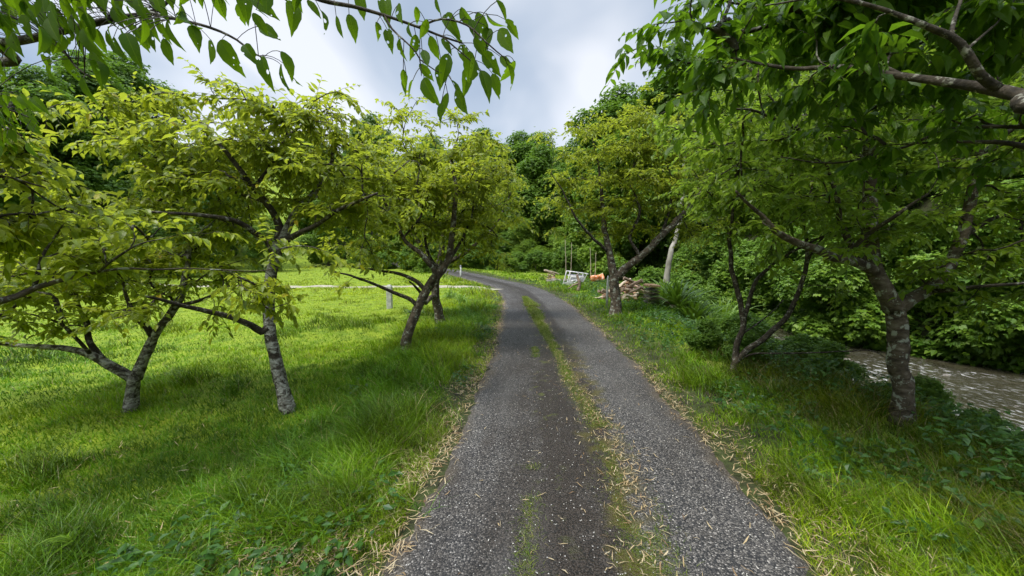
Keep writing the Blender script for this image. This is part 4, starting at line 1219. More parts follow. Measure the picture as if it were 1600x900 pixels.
def strip_q(y):
    """where the grass strip runs across the road"""
    return np.interp(y, [0, 2, 3.4, 5, 6.4, 8.5, 12.7, 15], [.30, .28, .26, .06, -.02, -.12, -.20, -.24])


rng = np.random.default_rng(400)
NG = 560000
lo, hi = 1.0, 60.0
pw = -.35
u = rng.random(NG)
r = (lo ** pw + u * (hi ** pw - lo ** pw)) ** (1 / pw)
th = rng.uniform(-1.0, 1.0, NG)
X = np.sin(th) * r; Y = np.cos(th) * r - .1
q = lat(X, Y); aq = np.abs(q)
sx = stream_x(Y)
edge = HW + .02 + (fbm(X * 1.1, Y * 1.1, 81) - .5) * .3
ok = (aq > edge) & ((X - sx) / sw(Y) < -3.9) & (Y < 58) & (path_d(X, Y) > .45)
# thin out the bald band next to the road
bald = sstep(0, .75, aq - edge) + .75 + .5 * (Y > 9)
ok &= rng.random(NG) < bald
ok &= (rng.random(NG) < .3 + 1.3 * sstep(.38, .5, fbm(X * 1.3, Y * 1.3, 83))) | (q < -2.2)
X, Y, r, q, aq = X[ok], Y[ok], r[ok], q[ok], aq[ok]
n = len(X)
n1 = fbm(X * .45, Y * .45, 84); n2 = fbm(X * 1.8, Y * 1.8, 85); n3 = fbm(X * 5, Y * 5, 88)
left = q < 0
tall = np.where(left, np.exp(-((q + 1.95) / .55) ** 2) * sstep(2.0, 3.2, Y), np.exp(-((q - 3.2) / 1.2) ** 2) * .6)
Hh = .065 + .10 * n2 ** 1.5 + .17 * tall * (.3 + n2) + .05 * sstep(.5, .7, n1)
Hh = np.where(left & (q < -3.5), Hh * np.where(Y > 6, .6, .8), Hh)
tuft = sstep(.60, .72, fbm(X * 1.05, Y * 1.05, 91))
Hh = Hh + .12 * tuft
Hh *= rng.uniform(.5, 1.35, n)
Hh *= np.where(aq < HW + .35, .55, 1) * np.where((X - stream_x(Y)) / sw(Y) > -5.6, .55, 1)
lodf = np.clip(r / 3.2, 1, 9)
Wd = .0042 * lodf * rng.uniform(.7, 1.4, n) + .0015 * tall
fresh = np.array([.175, .310, .006]); yell = np.array([.350, .420, .012]); deep = np.array([.075, .180, .005]); straw = np.array([.36, .30, .13])
t1 = np.clip(.30 + .9 * (n1 - .5) + .5 * (n2 - .5) + rng.normal(0, .2, n) + .35 * sstep(6, 14, Y) * left, 0, 1)
tint = deep + (fresh - deep) * np.clip(t1 * 2, 0, 1)[:, None] + (yell - fresh) * np.clip(t1 * 2 - 1, 0, 1)[:, None]
far_sun = (left & (q < -4)) * sstep(7, 13, Y)  # sun patch on the far left lawn, painted as yellower blades
tint = tint + (yell * 1.08 - tint) * (far_sun * .55)[:, None]
near_edge = np.exp(-(aq - HW) / .35)
tint = tint + (yell - tint) * (near_edge * .45)[:, None]
st = rng.random(n) < (.03 + .18 * near_edge)
tint[st] = straw * rng.uniform(.7, 1.1, (st.sum(), 1))
tint *= (.72 + .56 * sstep(.35, .65, n3))[:, None]  # tuft shadows and dark hollows painted into the blade tint
tint *= (1 - .45 * tuft * (rng.random(n) < .8))[:, None]
dr = (~left) & (aq > 2.2) & (Y < 7)
tint[dr] *= np.array([.66, .56, .8])
st2 = dr & (rng.random(n) < .10); tint[st2] = straw * rng.uniform(.45, .95, (st2.sum(), 1))
lean = rng.uniform(.25, 1.15, n)
nr = r < 6
parts = [blades("g", X[nr], Y[nr], Hh[nr], Wd[nr], lean[nr], tint[nr], 3, seed=1)]
parts.append(blades("g", X[~nr], Y[~nr], Hh[~nr], Wd[~nr], lean[~nr], tint[~nr], 2, seed=2))
V, ps, T = merge(parts)
ob("grass", mk("grass", V, ps, cols=T, mats=[M_grass]), kind="stuff", label="lush green grass on the lawn and verges", category="grass")

# long arching blades: tall fringe along the left lawn edge and in scattered tussocks
XS = []; YS = []; HS = []
for k in range(420):
    if k < 300:
        y = rng.uniform(1.7, 13) ** 1.0; x = np.interp(y, _yy, _xx) - rng.normal(2.05, .28)
        h_ = rng.uniform(.16, .34)
    else:
        y = rng.uniform(2.2, 12); x = np.interp(y, _yy, _xx) + rng.uniform(2.2, 4.2)
        h_ = rng.uniform(.15, .30)
    m_ = int(rng.integers(14, 34))
    XS.append(x + rng.normal(0, .06, m_)); YS.append(y + rng.normal(0, .06, m_)); HS.append(h_ * rng.uniform(.6, 1.3, m_))
X = np.concatenate(XS); Y = np.concatenate(YS); Hh = np.concatenate(HS)
k_ = (X - stream_x(Y)) / sw(Y) < -5.4
X, Y, Hh = X[k_], Y[k_], Hh[k_]
n = len(X); t1 = rng.random(n)
tint = np.array([.05, .15, .010]) + (np.array([.15, .29, .02]) - np.array([.05, .15, .010])) * t1[:, None]
V, ps, T = blades("t", X, Y, Hh, .0052 * np.clip(np.hypot(X, Y) / 4, 1, 3) * rng.uniform(.7, 1.3, n), rng.uniform(.5, 1.5, n), tint, 5, seed=3, curve=1.3)
ob("tall_grass", mk("tall_grass", V, ps, cols=T, mats=[M_grass]), kind="stuff", label="long arching grass blades along the lawn edge", category="grass")

# strip of grass that grows along the middle of the road
n = 110000
Y = 1.2 + 14.3 * rng.random(n) ** 1.35
wd_ = np.interp(Y, [1, 3, 5, 8, 13, 15.5], [.17, .13, .08, .08, .17, .04])
Q = strip_q(Y) + rng.normal(0, 1, n) * wd_ * .55
k_ = fbm(Q * 3 + 5, Y * 2.0, 95) > np.interp(Y, [1, 6, 8, 10], [.30, .36, .38, .30])
n2s = rng.random(n) < .14                     # thin second strip left of it
Q = np.where(n2s, -.40 + rng.normal(0, .04, n), Q)
k_ = np.where(n2s, (fbm(Y * 1.7, 3.0, 96) > .56) & (Y < 7), k_)
Y, Q = Y[k_], Q[k_]; n = len(Y)
X = np.interp(Y, _yy, _xx) + Q
t1 = rng.random(n)
tint = np.array([.060, .13, .008]) + (np.array([.20, .24, .015]) - np.array([.060, .13, .008])) * t1[:, None]
s_ = rng.random(n) < .12; tint[s_] = np.array([.38, .31, .15])
Hh = rng.uniform(.012, .055, n) * np.interp(Y, [1, 6, 10, 14], [1.0, .9, 1.8, 2.4])
V, ps, T = blades("s", X, Y, Hh, .0035 * np.clip(Y / 3, 1, 4), rng.uniform(.5, 1.6, n), tint, 3, zbase=road_z(X, Y) - .004, seed=4)
ob("grass_strip", mk("grass_strip", V, ps, cols=T, mats=[M_grass]), kind="stuff", label="broken strip of grass growing along the middle of the road", category="grass")

# ------------------------------------------------------------------ dry leaf litter
def litter(X, Y, Z, Ln, Wd, tint, seed=0, lift=.02):
    rng = np.random.default_rng(seed)
    n = len(X); a = rng.uniform(0, 2 * math.pi, n); k = rng.normal(0, .4, n)
    V = np.zeros((n, 7, 3))
    for j, t in enumerate((0, .4, .75)):
        aa = a + k * t
        px = X + np.cos(a + k * t * .5) * Ln * t; py = Y + np.sin(a + k * t * .5) * Ln * t
        pz = Z + lift * rng.uniform(0, 1, n) * (t + .2)
        w_ = Wd * (.35, 1, .7)[j]
        V[:, 2 * j] = np.stack([px - np.sin(aa) * w_, py + np.cos(aa) * w_, pz + rng.normal(0, .3, n) * w_], 1)
        V[:, 2 * j + 1] = np.stack([px + np.sin(aa) * w_, py - np.cos(aa) * w_, pz], 1)
    V[:, 6] = np.stack([X + np.cos(a + k * .5) * Ln, Y + np.sin(a + k * .5) * Ln, Z + lift * rng.uniform(0, 1.2, n)], 1)
    base = (np.arange(n) * 7)[:, None]
    return V.reshape(-1, 3), [np.concatenate([base + [0, 1, 3, 2], base + [2, 3, 5, 4]]), base + [4, 5, 6]], np.repeat(tint[:, None], 7, 1).reshape(-1, 3)


n = 26000
Y = 1.3 + rng.random(n) ** 1.9 * 13
side = np.where(rng.random(n) < .68, -1, 1)
near = np.exp(-np.maximum(Y - 2.2, 0) / 2.2)
Q = side * (HW + .02) + np.where(side < 0, -1, 1) * rng.exponential(np.where(side < 0, .07 + .62 * near, .06 + .20 * near), n) * np.where(rng.random(n) < .22, 2.6, 1) - side * .03 - side * np.abs(rng.normal(0, .06, n))
X = np.interp(Y, _yy, _xx) + Q
k_ = rng.random(len(X)) < (.25 + .6 * sstep(.35, .65, fbm(X * 2.4, Y * 2.4, 97))) * np.interp(Y, [2.2, 3.4, 5], [1.0, .75, .42])
X, Y, Q = X[k_], Y[k_], Q[k_]
nb = 2300                                        # on the road strip and loose on the asphalt
Yb = 1.3 + rng.random(nb) ** 1.5 * 9
Qb = np.where(rng.random(nb) < .72, strip_q(Yb) + rng.normal(.03, .11, nb), rng.uniform(-1.1, 1.1, nb))
keepb = (np.abs(Qb - strip_q(Yb)) < .3) & (fbm(Yb * 2, Qb * 3, 98) > .42) | (rng.random(nb) < .35)
Yb, Qb = Yb[keepb], Qb[keepb]
Xb = np.interp(Yb, _yy, _xx) + Qb
Z = np.concatenate([np.maximum(height(X, Y), np.where(np.abs(Q) < HW, road_z(X, Y), -9)) + .008 + rng.uniform(0, .03, len(X)) * (np.abs(Q) > HW), road_z(Xb, Yb) + .006])
X = np.concatenate([X, Xb]); Y = np.concatenate([Y, Yb]); n = len(X)
cA = np.array([.36, .26, .13]); cB = np.array([.16, .09, .045]); cC = np.array([.46, .38, .24])
t1 = rng.random(n)[:, None]
tint = np.where(t1 < .4, cB + (cA - cB) * t1 * 2.5, cA + (cC - cA) * (t1 - .4) / .6)
Ln = rng.uniform(.02, .12, n); Ln[len(X) - len(Xb):] *= .75
V, ps, T = litter(X, Y, Z, Ln, rng.uniform(.0010, .0046, n), tint, 5, .026)
ob("leaf_litter", mk("leaf_litter", V, ps, cols=T, mats=[M_dry]), kind="stuff", label="pale dry bamboo leaves along the road edges and the grass strip", category="leaf litter")
# tiny pale petals and chips on the asphalt
n = 1700
Y = 1.3 + rng.random(n) ** 1.4 * 11; Q = rng.uniform(-1.08, 1.08, n)
X = np.interp(Y, _yy, _xx) + Q
tint = np.array([.55, .52, .46]) * rng.uniform(.6, 1.15, (n, 1))
V, ps, T = litter(X, Y, road_z(X, Y) + .006, rng.uniform(.006, .016, n), rng.uniform(.0015, .0035, n), tint, 6, .004)
ob("petals", mk("petals", V, ps, cols=T, mats=[M_dry]), kind="stuff", label="tiny pale petals and chips scattered on the asphalt", category="petals")

# ------------------------------------------------------------------ broad-leaved weeds on verges and bank
n = 34000
Y = 1.2 + rng.random(n) ** 1.3 * 24
X = np.interp(Y, _yy, _xx) + np.where(rng.random(n) < .9, 1.6 + rng.random(n) ** .7 * 6.5, 0)
X = np.where(X < np.interp(Y, _yy, _xx) + 1, np.interp(Y, _yy, _xx) - rng.uniform(1.3, 2.6, n), X)
d_ = (X - stream_x(Y)) / sw(Y)
k_ = (d_ < -3.7) & (rng.random(n) < np.interp(Y, [9, 12], [1, .35])) & (fbm(X * .9, Y * .9, 99) + .25 * sstep(2.6, 4.2, lat(X, Y)) > .52)
X, Y = X[k_], Y[k_]; n = len(X)
z0 = height(X, Y)
hgt = rng.uniform(.02, .30, n) * np.where(lat(X, Y) > 2.6, 1.3, .4) * np.interp(Y, [8, 11], [1, .25]) * np.interp((X - stream_x(Y)) / sw(Y), [-6, -5], [1, .3])
a = rng.uniform(0, 6.28, n)
rep = 3
O = np.repeat(np.stack([X, Y, z0 + hgt], 1), rep, 0) + rng.normal(0, .04, (n * rep, 3)) * [1, 1, .5]
a = rng.uniform(0, 6.28, n * rep)
D = nrm(np.stack([np.cos(a), np.sin(a), rng.normal(-.05, .35, n * rep)], 1)); NN = np.array([0, 0, 1.]) + rng.normal(0, .35, (n * rep, 3))
dist = np.repeat(np.hypot(X, Y), rep)
ob("weeds", leaves_mesh("weeds", O, D, NN, rng.uniform(.035, .085, n * rep) * np.clip(dist / 7, 1, 2), np.full(n * rep, .62), LT5, M_weed, np.clip(rng.normal(.5, .25, n * rep), 0, .98), rng),
   kind="stuff", label="broad-leaved weeds covering the stream bank and verges", category="weeds")


n = 42000
Y = -2 + 30 * rng.random(n); d_ = 2.2 + 4.5 * rng.random(n) ** 1.6; X = stream_x(Y) + d_ * sw(Y)
a = rng.uniform(0, 6.28, n * 2)
O = np.repeat(np.stack([X, Y, np.maximum(height(X, Y), WATER_Z) + rng.uniform(0, .45, n)], 1), 2, 0) + rng.normal(0, .06, (n * 2, 3))
D = nrm(np.stack([np.cos(a) - .5, np.sin(a), rng.normal(-.3, .35, n * 2)], 1)); NN = np.array([-.5, 0, 1.]) + rng.normal(0, .4, (n * 2, 3))
ob("undergrowth", leaves_mesh("undergrowth", O, D, NN, rng.uniform(.09, .24, n * 2), np.full(n * 2, .7), LT5, M_forest[0], np.clip(rng.normal(.45, .25, n * 2), 0, .98), rng),
   kind="stuff", label="leafy undergrowth clothing the far bank of the stream", category="undergrowth")


# big soft-leaved plants at the right edge
def rosette(name, label, cat, x, y, n, ln, wid, rise, mat, group=None, seed=0, tmpl=None, arch=1.0, z=None):
    rng = np.random.default_rng(seed)
    z = float(height(x, y)) if z is None else z
    root = thing(name, label, cat, (x, y, z), (0, 0, 0), group)
    t = np.linspace(0, 1, 8)
    V = []; rn = []
    F_ = []
    for k in range(n):
        a = rng.uniform(0, 6.28); l = ln * rng.uniform(.6, 1.2); el = rng.uniform(.5, 1.3) * rise
        h_ = np.array([math.cos(a), math.sin(a), 0]); s_ = np.array([-math.sin(a), math.cos(a), 0])
        b0 = rng.normal(0, .05, 3) * [1, 1, 0]
        r_ = rng.random() * .95
        off = len(V)
        for j, tt in enumerate(t):
            c = b0 + h_ * l * tt * math.cos(el) * (1 + .25 * tt) + np.array([0, 0, 1]) * l * (tt * math.sin(el) - arch * .45 * tt ** 2.3)
            w_ = wid * math.sin(math.pi * (.08 + .92 * tt) ** .75) if tt < 1 else 0
            V += [c - s_ * w_ + [0, 0, .25 * w_], c - [0, 0, .1 * w_], c + s_ * w_ + [0, 0, .25 * w_]]; rn += [r_] * 3
            if j:
                o = off + 3 * (j - 1)
                F_ += [(o, o + 1, o + 4, o + 3), (o + 1, o + 2, o + 5, o + 4)]
    ob("leaves", mk("leaves", V, [np.array(F_)], attrs={"rnd": rn}, mats=[mat], smooth=True), root)
    return root


for k, (px, Yd, n, ln) in enumerate([(1060, 12.2, 70, .9), (1085, 11.6, 70, .9), (1112, 11.0, 70, .9), (1040, 14.5, 60, 1.0), (1140, 11.2, 60, .9), (1100, 13.2, 70, 1.2), (1070, 15, 70, 1.3), (1130, 13.8, 70, 1.3)]):
    x = (px - 800) / F * Yd
    rosette("reed_clump", "bright green clump of long arching leaves right of the rubble heap", "plant", x, Yd, int(n * 2.4), ln * 1.9, .040, 1.25, M_reed, "bright leafy clumps behind the rubble", 500 + k)
for k, (x, y, s, lb) in enumerate([(5.15, 3.75, .34, "broad-leaved plant at the right edge over the bank, the nearest one"), (5.25, 4.7, .3, "broad-leaved plant between the large trunk and the stream")]):
    rosette("broadleaf_plant", lb, "plant", x, y, 26, s * 1.3, .07, .9, M_weed, None, 520 + k)
for k, (px, py) in enumerate([(640, 500), (705, 472), (1450, 640), (900, 470)]):
    pass
# feathery tall weed at lower left
b = gbase(120, 880)
root = thing("tall_weed", "feathery pale grass plume rising at the lower left corner", "plant", b)
V, ps, C, Rr = limb([b, b + [.01, .02, .16], b + [.045, .03, .30]], [.0028, .002, .0012], k=5, step=.03, seed=3, wob=.002)
ob("stem", mk("stem", V - b, ps, mats=[M_reed], smooth=True), root)
rosette_ = np.random.default_rng(9)
n = 46; t = rosette_.random(n); O = np.stack([np.full(n, -.02), np.zeros(n), .02 + .12 * t], 1) + rosette_.normal(0, .01, (n, 3))
D = nrm(np.stack([rosette_.normal(-.7, .6, n), rosette_.normal(0, .6, n), rosette_.uniform(0, .5, n)], 1))
ob("leaves", leaves_mesh("leaves", O, D, np.array([0, 0, 1.]) + rosette_.normal(0, .3, (n, 3)), rosette_.uniform(.06, .14, n), np.full(n, .10), LT8, M_reed, rosette_.random(n) * .9, rosette_), root)
# dark rounded tufts in the lawn
for k, (px, py, s, lb) in enumerate([(722, 476, .55, "arching grass tussock right of the paired cherry trunks"), (705, 466, .5, "arching grass tussock behind the dark-trunked cherry"),
                                     (648, 492, .28, "small dark tussock between the grey post and the trunks")]):
    b = gbase(px, py)
    rosette("grass_tussock", lb, "grass tussock", float(b[0]), float(b[1]), 90, s * 1.5, .012, 1.15, M_reed if k < 2 else M_weed, None, 540 + k, arch=1.4)

# ================================================================== SMALL OBJECTS
M_white = noise_mat("weathered_white_paint", [(0.35, (0.36, 0.35, 0.34)), (0.6, (0.62, 0.61, 0.60))], 6, 6, 0.6, 0.2, 40, second=(9, .6, .68, (.25, .22, .19)))
M_greym = noise_mat("grey_plastic", [(0.35, (0.14, 0.14, 0.15)), (0.65, (0.30, 0.30, 0.32))], 6, 5, 0.6, 0.2, 40)
M_post = noise_mat("weathered_concrete_post", [(0.35, (0.30, 0.30, 0.28)), (0.65, (0.50, 0.50, 0.47))], 10, 6, 0.9, 0.4, 40)
M_orange = noise_mat("faded_orange_plastic", [(0.35, (0.48, 0.13, 0.04)), (0.62, (0.60, 0.25, 0.10))], 3, 5, 0.5, 0.2, 20, second=(3.5, .56, .6, (.66, .56, .44)))
M_wood = [noise_mat("broken_wood_red", [(0.35, (0.26, 0.14, 0.08)), (0.65, (0.50, 0.32, 0.20))], 5, 7, 0.9, 0.5, 30, (1, 1, 6)),
          noise_mat("broken_wood_pale", [(0.35, (0.34, 0.26, 0.18)), (0.65, (0.60, 0.50, 0.38))], 5, 7, 0.9, 0.5, 30, (1, 1, 6)),
          noise_mat("broken_wood_dark", [(0.35, (0.10, 0.07, 0.05)), (0.65, (0.28, 0.21, 0.15))], 5, 7, 0.9, 0.5, 30, (1, 1, 6))]
M_stone = noise_mat("bank_stone", [(0.35, (0.09, 0.078, 0.065)), (0.65, (0.25, 0.22, 0.185))], 5, 7, 0.9, 0.6, 18, second=(4, .58, .66, (.08, .11, .04)))
M_terra = noise_mat("terracotta_slab", [(0.35, (0.42, 0.22, 0.12)), (0.65, (0.58, 0.36, 0.22))], 5, 6, 0.9, 0.4, 20)
M_dark = noise_mat("dark_rubber", [(0.35, (0.02, 0.02, 0.02)), (0.65, (0.06, 0.06, 0.06))], 5, 5, 0.7, 0.3, 20)


def bmesh_box(sx, sy, sz, bev=.01, taper=1.0, seed=None, jit=0.):
    import bmesh
    bm = bmesh.new(); bmesh.ops.create_cube(bm, size=1)
    for v in bm.verts:
        k = taper if v.co.z > 0 else 1
        v.co = (v.co.x * sx * k, v.co.y * sy * k, v.co.z * sz)
    if bev: bmesh.ops.bevel(bm, geom=bm.edges[:], offset=bev, segments=2, affect='EDGES', profile=.6)
    if jit:
        rg = random.Random(seed)
        for v in bm.verts: v.co += Vector((rg.uniform(-jit, jit), rg.uniform(-jit, jit), rg.uniform(-jit, jit)))
    return bm


def bm_ob(name, bm, mat, parent=None, loc=(0, 0, 0), rot=(0, 0, 0), smooth=False):
    me = bpy.data.meshes.new(name); bm.to_mesh(me); bm.free(); me.materials.append(mat)
    if smooth:
        for p_ in me.polygons: p_.use_smooth = True
    o = ob(name, me, parent, loc); o.rotation_euler = rot
    return o


# grey post between the trees, left
b = gbase(609, 482)
root = thing("concrete_post", "short grey concrete post standing in the lawn left of the leaning cherry", "post", b)
bm_ob("shaft", bmesh_box(.155, .155, .74, .012), M_post, root, (0, 0, .33))
bm_ob("cap", bmesh_box(.135, .135, .05, .012, .75), M_post, root, (0, 0, .722))
# white marker post at the bend
b = gbase(720, 437)
root = thing("marker_post", "thin white marker post at the left edge of the far road bend", "post", b)
V, ps, C, Rr = limb([b - [0, 0, .1], b + [0, 0, .9]], [.065, .06], k=12, step=.3, wob=0)
ob("shaft", mk("shaft", V - b, ps, mats=[M_white], smooth=True), root)
V, ps, C, Rr = limb([b + [0, 0, .9], b + [0, 0, .97]], [.07, .05], k=12, step=.03, wob=0)
ob("cap", mk("cap", V - b, ps, mats=[M_greym], smooth=True), root)
# slim sapling stake pairs
for k, (px, py, Yd, top, lb) in enumerate([(884, 424, 24, 375, "thin pale pole left of the pair above the upturned metal frame"), (891, 424, 24.4, 380, "thin pale pole right of the pair above the upturned metal frame"),
                                           (923, 424, 24, 388, "thin pale pole left of the pair behind the orange tub"), (929, 424, 24, 395, "thin pale pole right of the pair behind the orange tub")]):
    p0 = P(px, py, Yd); p0[2] = float(height(p0[0], p0[1])) - .05; p1 = P(px + (2 if k % 2 else -1), top, Yd)
    V, ps, C, Rr = limb([p0, (p0 + p1) / 2 + [.03, 0, 0], p1], [.022, .018, .012], k=7, step=.2, wob=.01, seed=k)
    o_ = ob("pole", mk("pole", V - p0, ps, mats=[M_wood[1]], smooth=True), None, tuple(p0), label=lb, category="pole", group="thin pale poles")
# slanted pale trunk behind
p0 = P(1036, 440, 17.5); p0[2] = float(height(p0[0], p0[1])) - .1
root = thing("tree", "thick slanting pale dead trunk behind the bright leafy clumps", "tree", p0)
pts = [p0, P(1046, 405, 17.5), P(1055, 375, 17.6), P(1063, 340, 17.6), P(1067, 290, 17.8), P(1070, 230, 18)]
V, ps, C, Rr = limb(pts, [.17, .12, .10, .09, .08, .05], k=12, step=.15, wob=.012, seed=5)
ob("trunk", mk("trunk", V - p0, ps, mats=[noise_mat("pale_dead_bark", [(0.35, (0.17, 0.155, 0.125)), (0.65, (0.33, 0.31, 0.26))], 4, 7, .9, .5, 20, (1, 1, .4))], smooth=True), root)
V, ps, C, Rr = limb([P(1063, 340, 17.6), P(1080, 320, 17.6), P(1095, 290, 17.6)], [.08, .06, .03], k=8, step=.15, wob=.03, seed=6)
ob("limb", mk("limb", V - p0, ps, mats=[M_bark_forest], smooth=True), root)


# upturned white metal frame (old trolley)
def bars(segs, r, k=6):
    Vs = []; Qs = []; off = 0
    for a, b_ in segs:
        V, ps, _, _ = limb([np.array(a, float), np.array(b_, float)], [r, r], k=k, step=.6, wob=0)
        Vs.append(V); Qs.append((ps, off)); off += len(V)
    V = np.vstack(Vs)
    quad = np.vstack([ps[0] + o for ps, o in Qs]); tri = np.vstack([np.vstack([ps[1], ps[2]]) + o for ps, o in Qs])
    return V, [quad, tri]


b = gbase(892, 446); b[2] = float(height(b[0], b[1]))
root = thing("metal_frame", "upturned weathered white metal frame lying at the left end of the debris", "metal frame", b)
root.rotation_euler = (math.radians(-6), math.radians(4), math.radians(-12)); root.scale = (.62, .62, .8)
W2 = 1.75
seg = [((-.5, 0, 1.0), (1.35, 0, .92)), ((-.5, .75, 1.05), (1.35, .75, .95)), ((-.5, 0, 1.0), (-.5, .75, 1.05)), ((1.35, 0, .92), (1.35, .75, .95)), ((-.42, 0, .72), (1.1, 0, .66))]
V, ps = bars(seg, .04); ob("top_rail", mk("top_rail", V, ps, mats=[M_white], smooth=True), root)
for x0, x1 in ((-.5, -.72), (-.18, -.38)):
    V, ps = bars([((x0, 0, 1.0), (x1, -.05, 0))], .045); ob("leg", mk("leg", V, ps, mats=[M_white], smooth=True), root)
for x0, x1 in ((.55, .5), (1.0, .85), (1.35, 1.1)):
    V, ps = bars([((x0, 0, .95), (x1, 0, .42))], .03); ob("strut", mk("strut", V, ps, mats=[M_white], smooth=True), root)
V, ps = bars([((-.25, -.1, .15), (-.05, -.12, .62)), ((-.05, -.12, .62), (.75, -.1, .6)), ((-.25, -.1, .15), (.35, -.15, .22)), ((.35, -.15, .22), (.75, -.1, .6)), ((-.1, -.1, .35), (.5, -.1, .42))], .05)
ob("inner_frame", mk("inner_frame", V, ps, mats=[M_white], smooth=True), root)
bm_ob("panel", bmesh_box(.95, .05, .26, .02, seed=3, jit=.02), M_white, root, (-.25, -.25, .12), (.3, -.25, .1))
bm_ob("back_panel", bmesh_box(1.3, .04, .5, .015), M_greym, root, (.45, .7, .6), (0, 0, 0))
# dark wheel-like hoop piece to its right
b = gbase(903, 455)
root = thing("broken_branch", "dark broken branch leaning against the white metal frame", "branch", b)
V, ps, C, Rr = limb([b, b + [.05, 0, .4], b + [-.05, .1, .8]], [.09, .08, .05], k=8, seed=8, wob=.03); ob("stem", mk("stem", V - b, ps, mats=[M_wood[2]], smooth=True), root)
V, ps, C, Rr = limb([b + [0, 0, .35], b + [-.5, -.1, .15]], [.05, .02], k=6, seed=9, wob=.03); ob("side_branch", mk("side_branch", V - b, ps, mats=[M_wood[2]], smooth=True), root)

# orange tub lying on its side, crushed
b = gbase(932, 440)
root = thing("plastic_tub", "faded orange plastic tub lying crushed in the grass behind the forked cherry", "tub", b, (0, 0, .25)); root.scale = (.6, .6, .62)
n_a, n_l = 20, 9
V = []; F_ = []
for j in range(n_l):
    t = j / (n_l - 1)
    for k in range(n_a):
        a = 2 * math.pi * k / n_a
        rr = (.36 + .06 * t) * (1 + .12 * math.sin(3 * a + t * 4)) * (1 - .5 * (j == 0))
        V.append((-.65 + 1.3 * t, rr * math.cos(a) * .9, .36 + rr * math.sin(a) * (.95 if math.sin(a) < 0 else .95 - .25 * math.sin(t * 3.1))))
        if j:
            o = (j - 1) * n_a
            F_.append((o + k, o + (k + 1) % n_a, o + n_a + (k + 1) % n_a, o + n_a + k))
V.append((-.66, 0, .36))
tri = np.array([((k + 1) % n_a, k, len(V) - 1) for k in range(n_a)])
me = mk("shell", V, [np.array(F_), tri], mats=[M_orange], smooth=True)
ob("shell", me, root)
Vr = np.array(V[(n_l - 1) * n_a: n_l * n_a] + [V[(n_l - 1) * n_a]])
V2, Q2 = vtubes(Vr[None], np.full((1, n_a + 1), .035), 7)
ob("rim", mk("rim", V2, [Q2], mats=[M_orange], smooth=True), root)
bm_ob("torn_flap", bmesh_box(.42, .03, .5, .01, .8, 4, .02), M_orange, root, (.05, -.42, .28), (.35, .5, 0))

# rubble: broken planks and logs, each its own thing
logm = []
rg = np.random.default_rng(600)
for k in range(6):
    ln = .5 + .18 * k
    V, ps, C, Rr = limb([np.array([-ln / 2, 0, 0]), np.array([0, .04 * (k % 3 - 1), .03]), np.array([ln / 2, 0, 0])], [.055 + .01 * (k % 3), .05, .035], k=7, step=.12, wob=.025, seed=600 + k)
    logm.append(V_ps := mk("log", V, ps, mats=[M_wood[k % 3]], smooth=False))
plkm = []
for k in range(4):
    bm = bmesh_box(.55 + .2 * k, .13 + .03 * (k % 2), .03, .006, 1, k, .006)
    me = bpy.data.meshes.new("plank"); bm.to_mesh(me); bm.free(); me.materials.append(M_wood[(k + 1) % 2]); plkm.append(me)


def scatter(n, cx, cy, rx, ry, hz, lab_l, lab_p, grp, seed, pl=.4, s0=1.0):
    rg = np.random.default_rng(seed)
    for k in range(n):
        a = rg.uniform(0, 6.28); rr = rg.random() ** .6
        x = cx + math.cos(a) * rx * rr; y = cy + math.sin(a) * ry * rr
        z = float(height(x, y)) + .05 + hz * max(0, 1 - rr) * rg.uniform(.4, 1.1)
        isp = rg.random() < pl
        o = ob("plank" if isp else "log", plkm[int(rg.integers(4))] if isp else logm[int(rg.integers(6))], None, (x, y, z),
               label=lab_p if isp else lab_l, category="plank" if isp else "log", group=grp + (" planks" if isp else " logs"))
        o.rotation_euler = (rg.uniform(-.4, .4), rg.uniform(-.55, .55), rg.uniform(0, 3.14)); s = s0 * rg.uniform(.8, 1.25); o.scale = (s, s, s)


scatter(46, 4.35, 14.2, .72, .6, .75, "broken reddish piece of timber in the big heap right of the forked cherry", "splintered board in the big heap right of the forked cherry", "main heap", 601, .5, .85)
scatter(11, 2.85, 25.6, .6, .4, .8, "piece of dead wood in the small heap left of the white metal frame", "pale board in the small heap left of the white metal frame", "far heap", 602, .3, .8)
scatter(14, 5.6, 12.4, .9, .6, .25, "rotting stick among the stones below the bright leafy clumps", "bit of board among the stones below the bright leafy clumps", "lower scatter", 603, .3, .7)
scatter(8, 3.6, 14.6, .6, .6, .2, "stick lying at the foot of the forked cherry", "small board lying at the foot of the forked cherry", "verge scatter", 604, .5, .7)
# slat stack with terracotta slab
b = gbase(1017, 478)
root = thing("slat_stack", "leaning stack of grey slats topped by a rounded terracotta slab", "stack", b, (.1, -.12, .3)); root.scale = (.58, .7, .85)
for k in range(6):
    bm_ob("slat", bmesh_box(.75 - .03 * k, .5, .055, .015, 1, k, .01), M_stone if k % 2 else M_wood[2], root, (.02 * k, 0, .08 + k * .115), (0, .04 * (k % 3 - 1), .1 * (k % 2)))
for k in range(5):
    bm_ob("spacer", bmesh_box(.1, .3, .055, .01), M_wood[1], root, ((-.2, .22)[k % 2], 0, .138 + k * .115))
bm_ob("slab", bmesh_box(.8, .5, .1, .045, .9), M_terra, root, (.08, 0, .8), (0, .12, .05), True)
# white jug and pale green bottle
b = gbase(1036, 460)


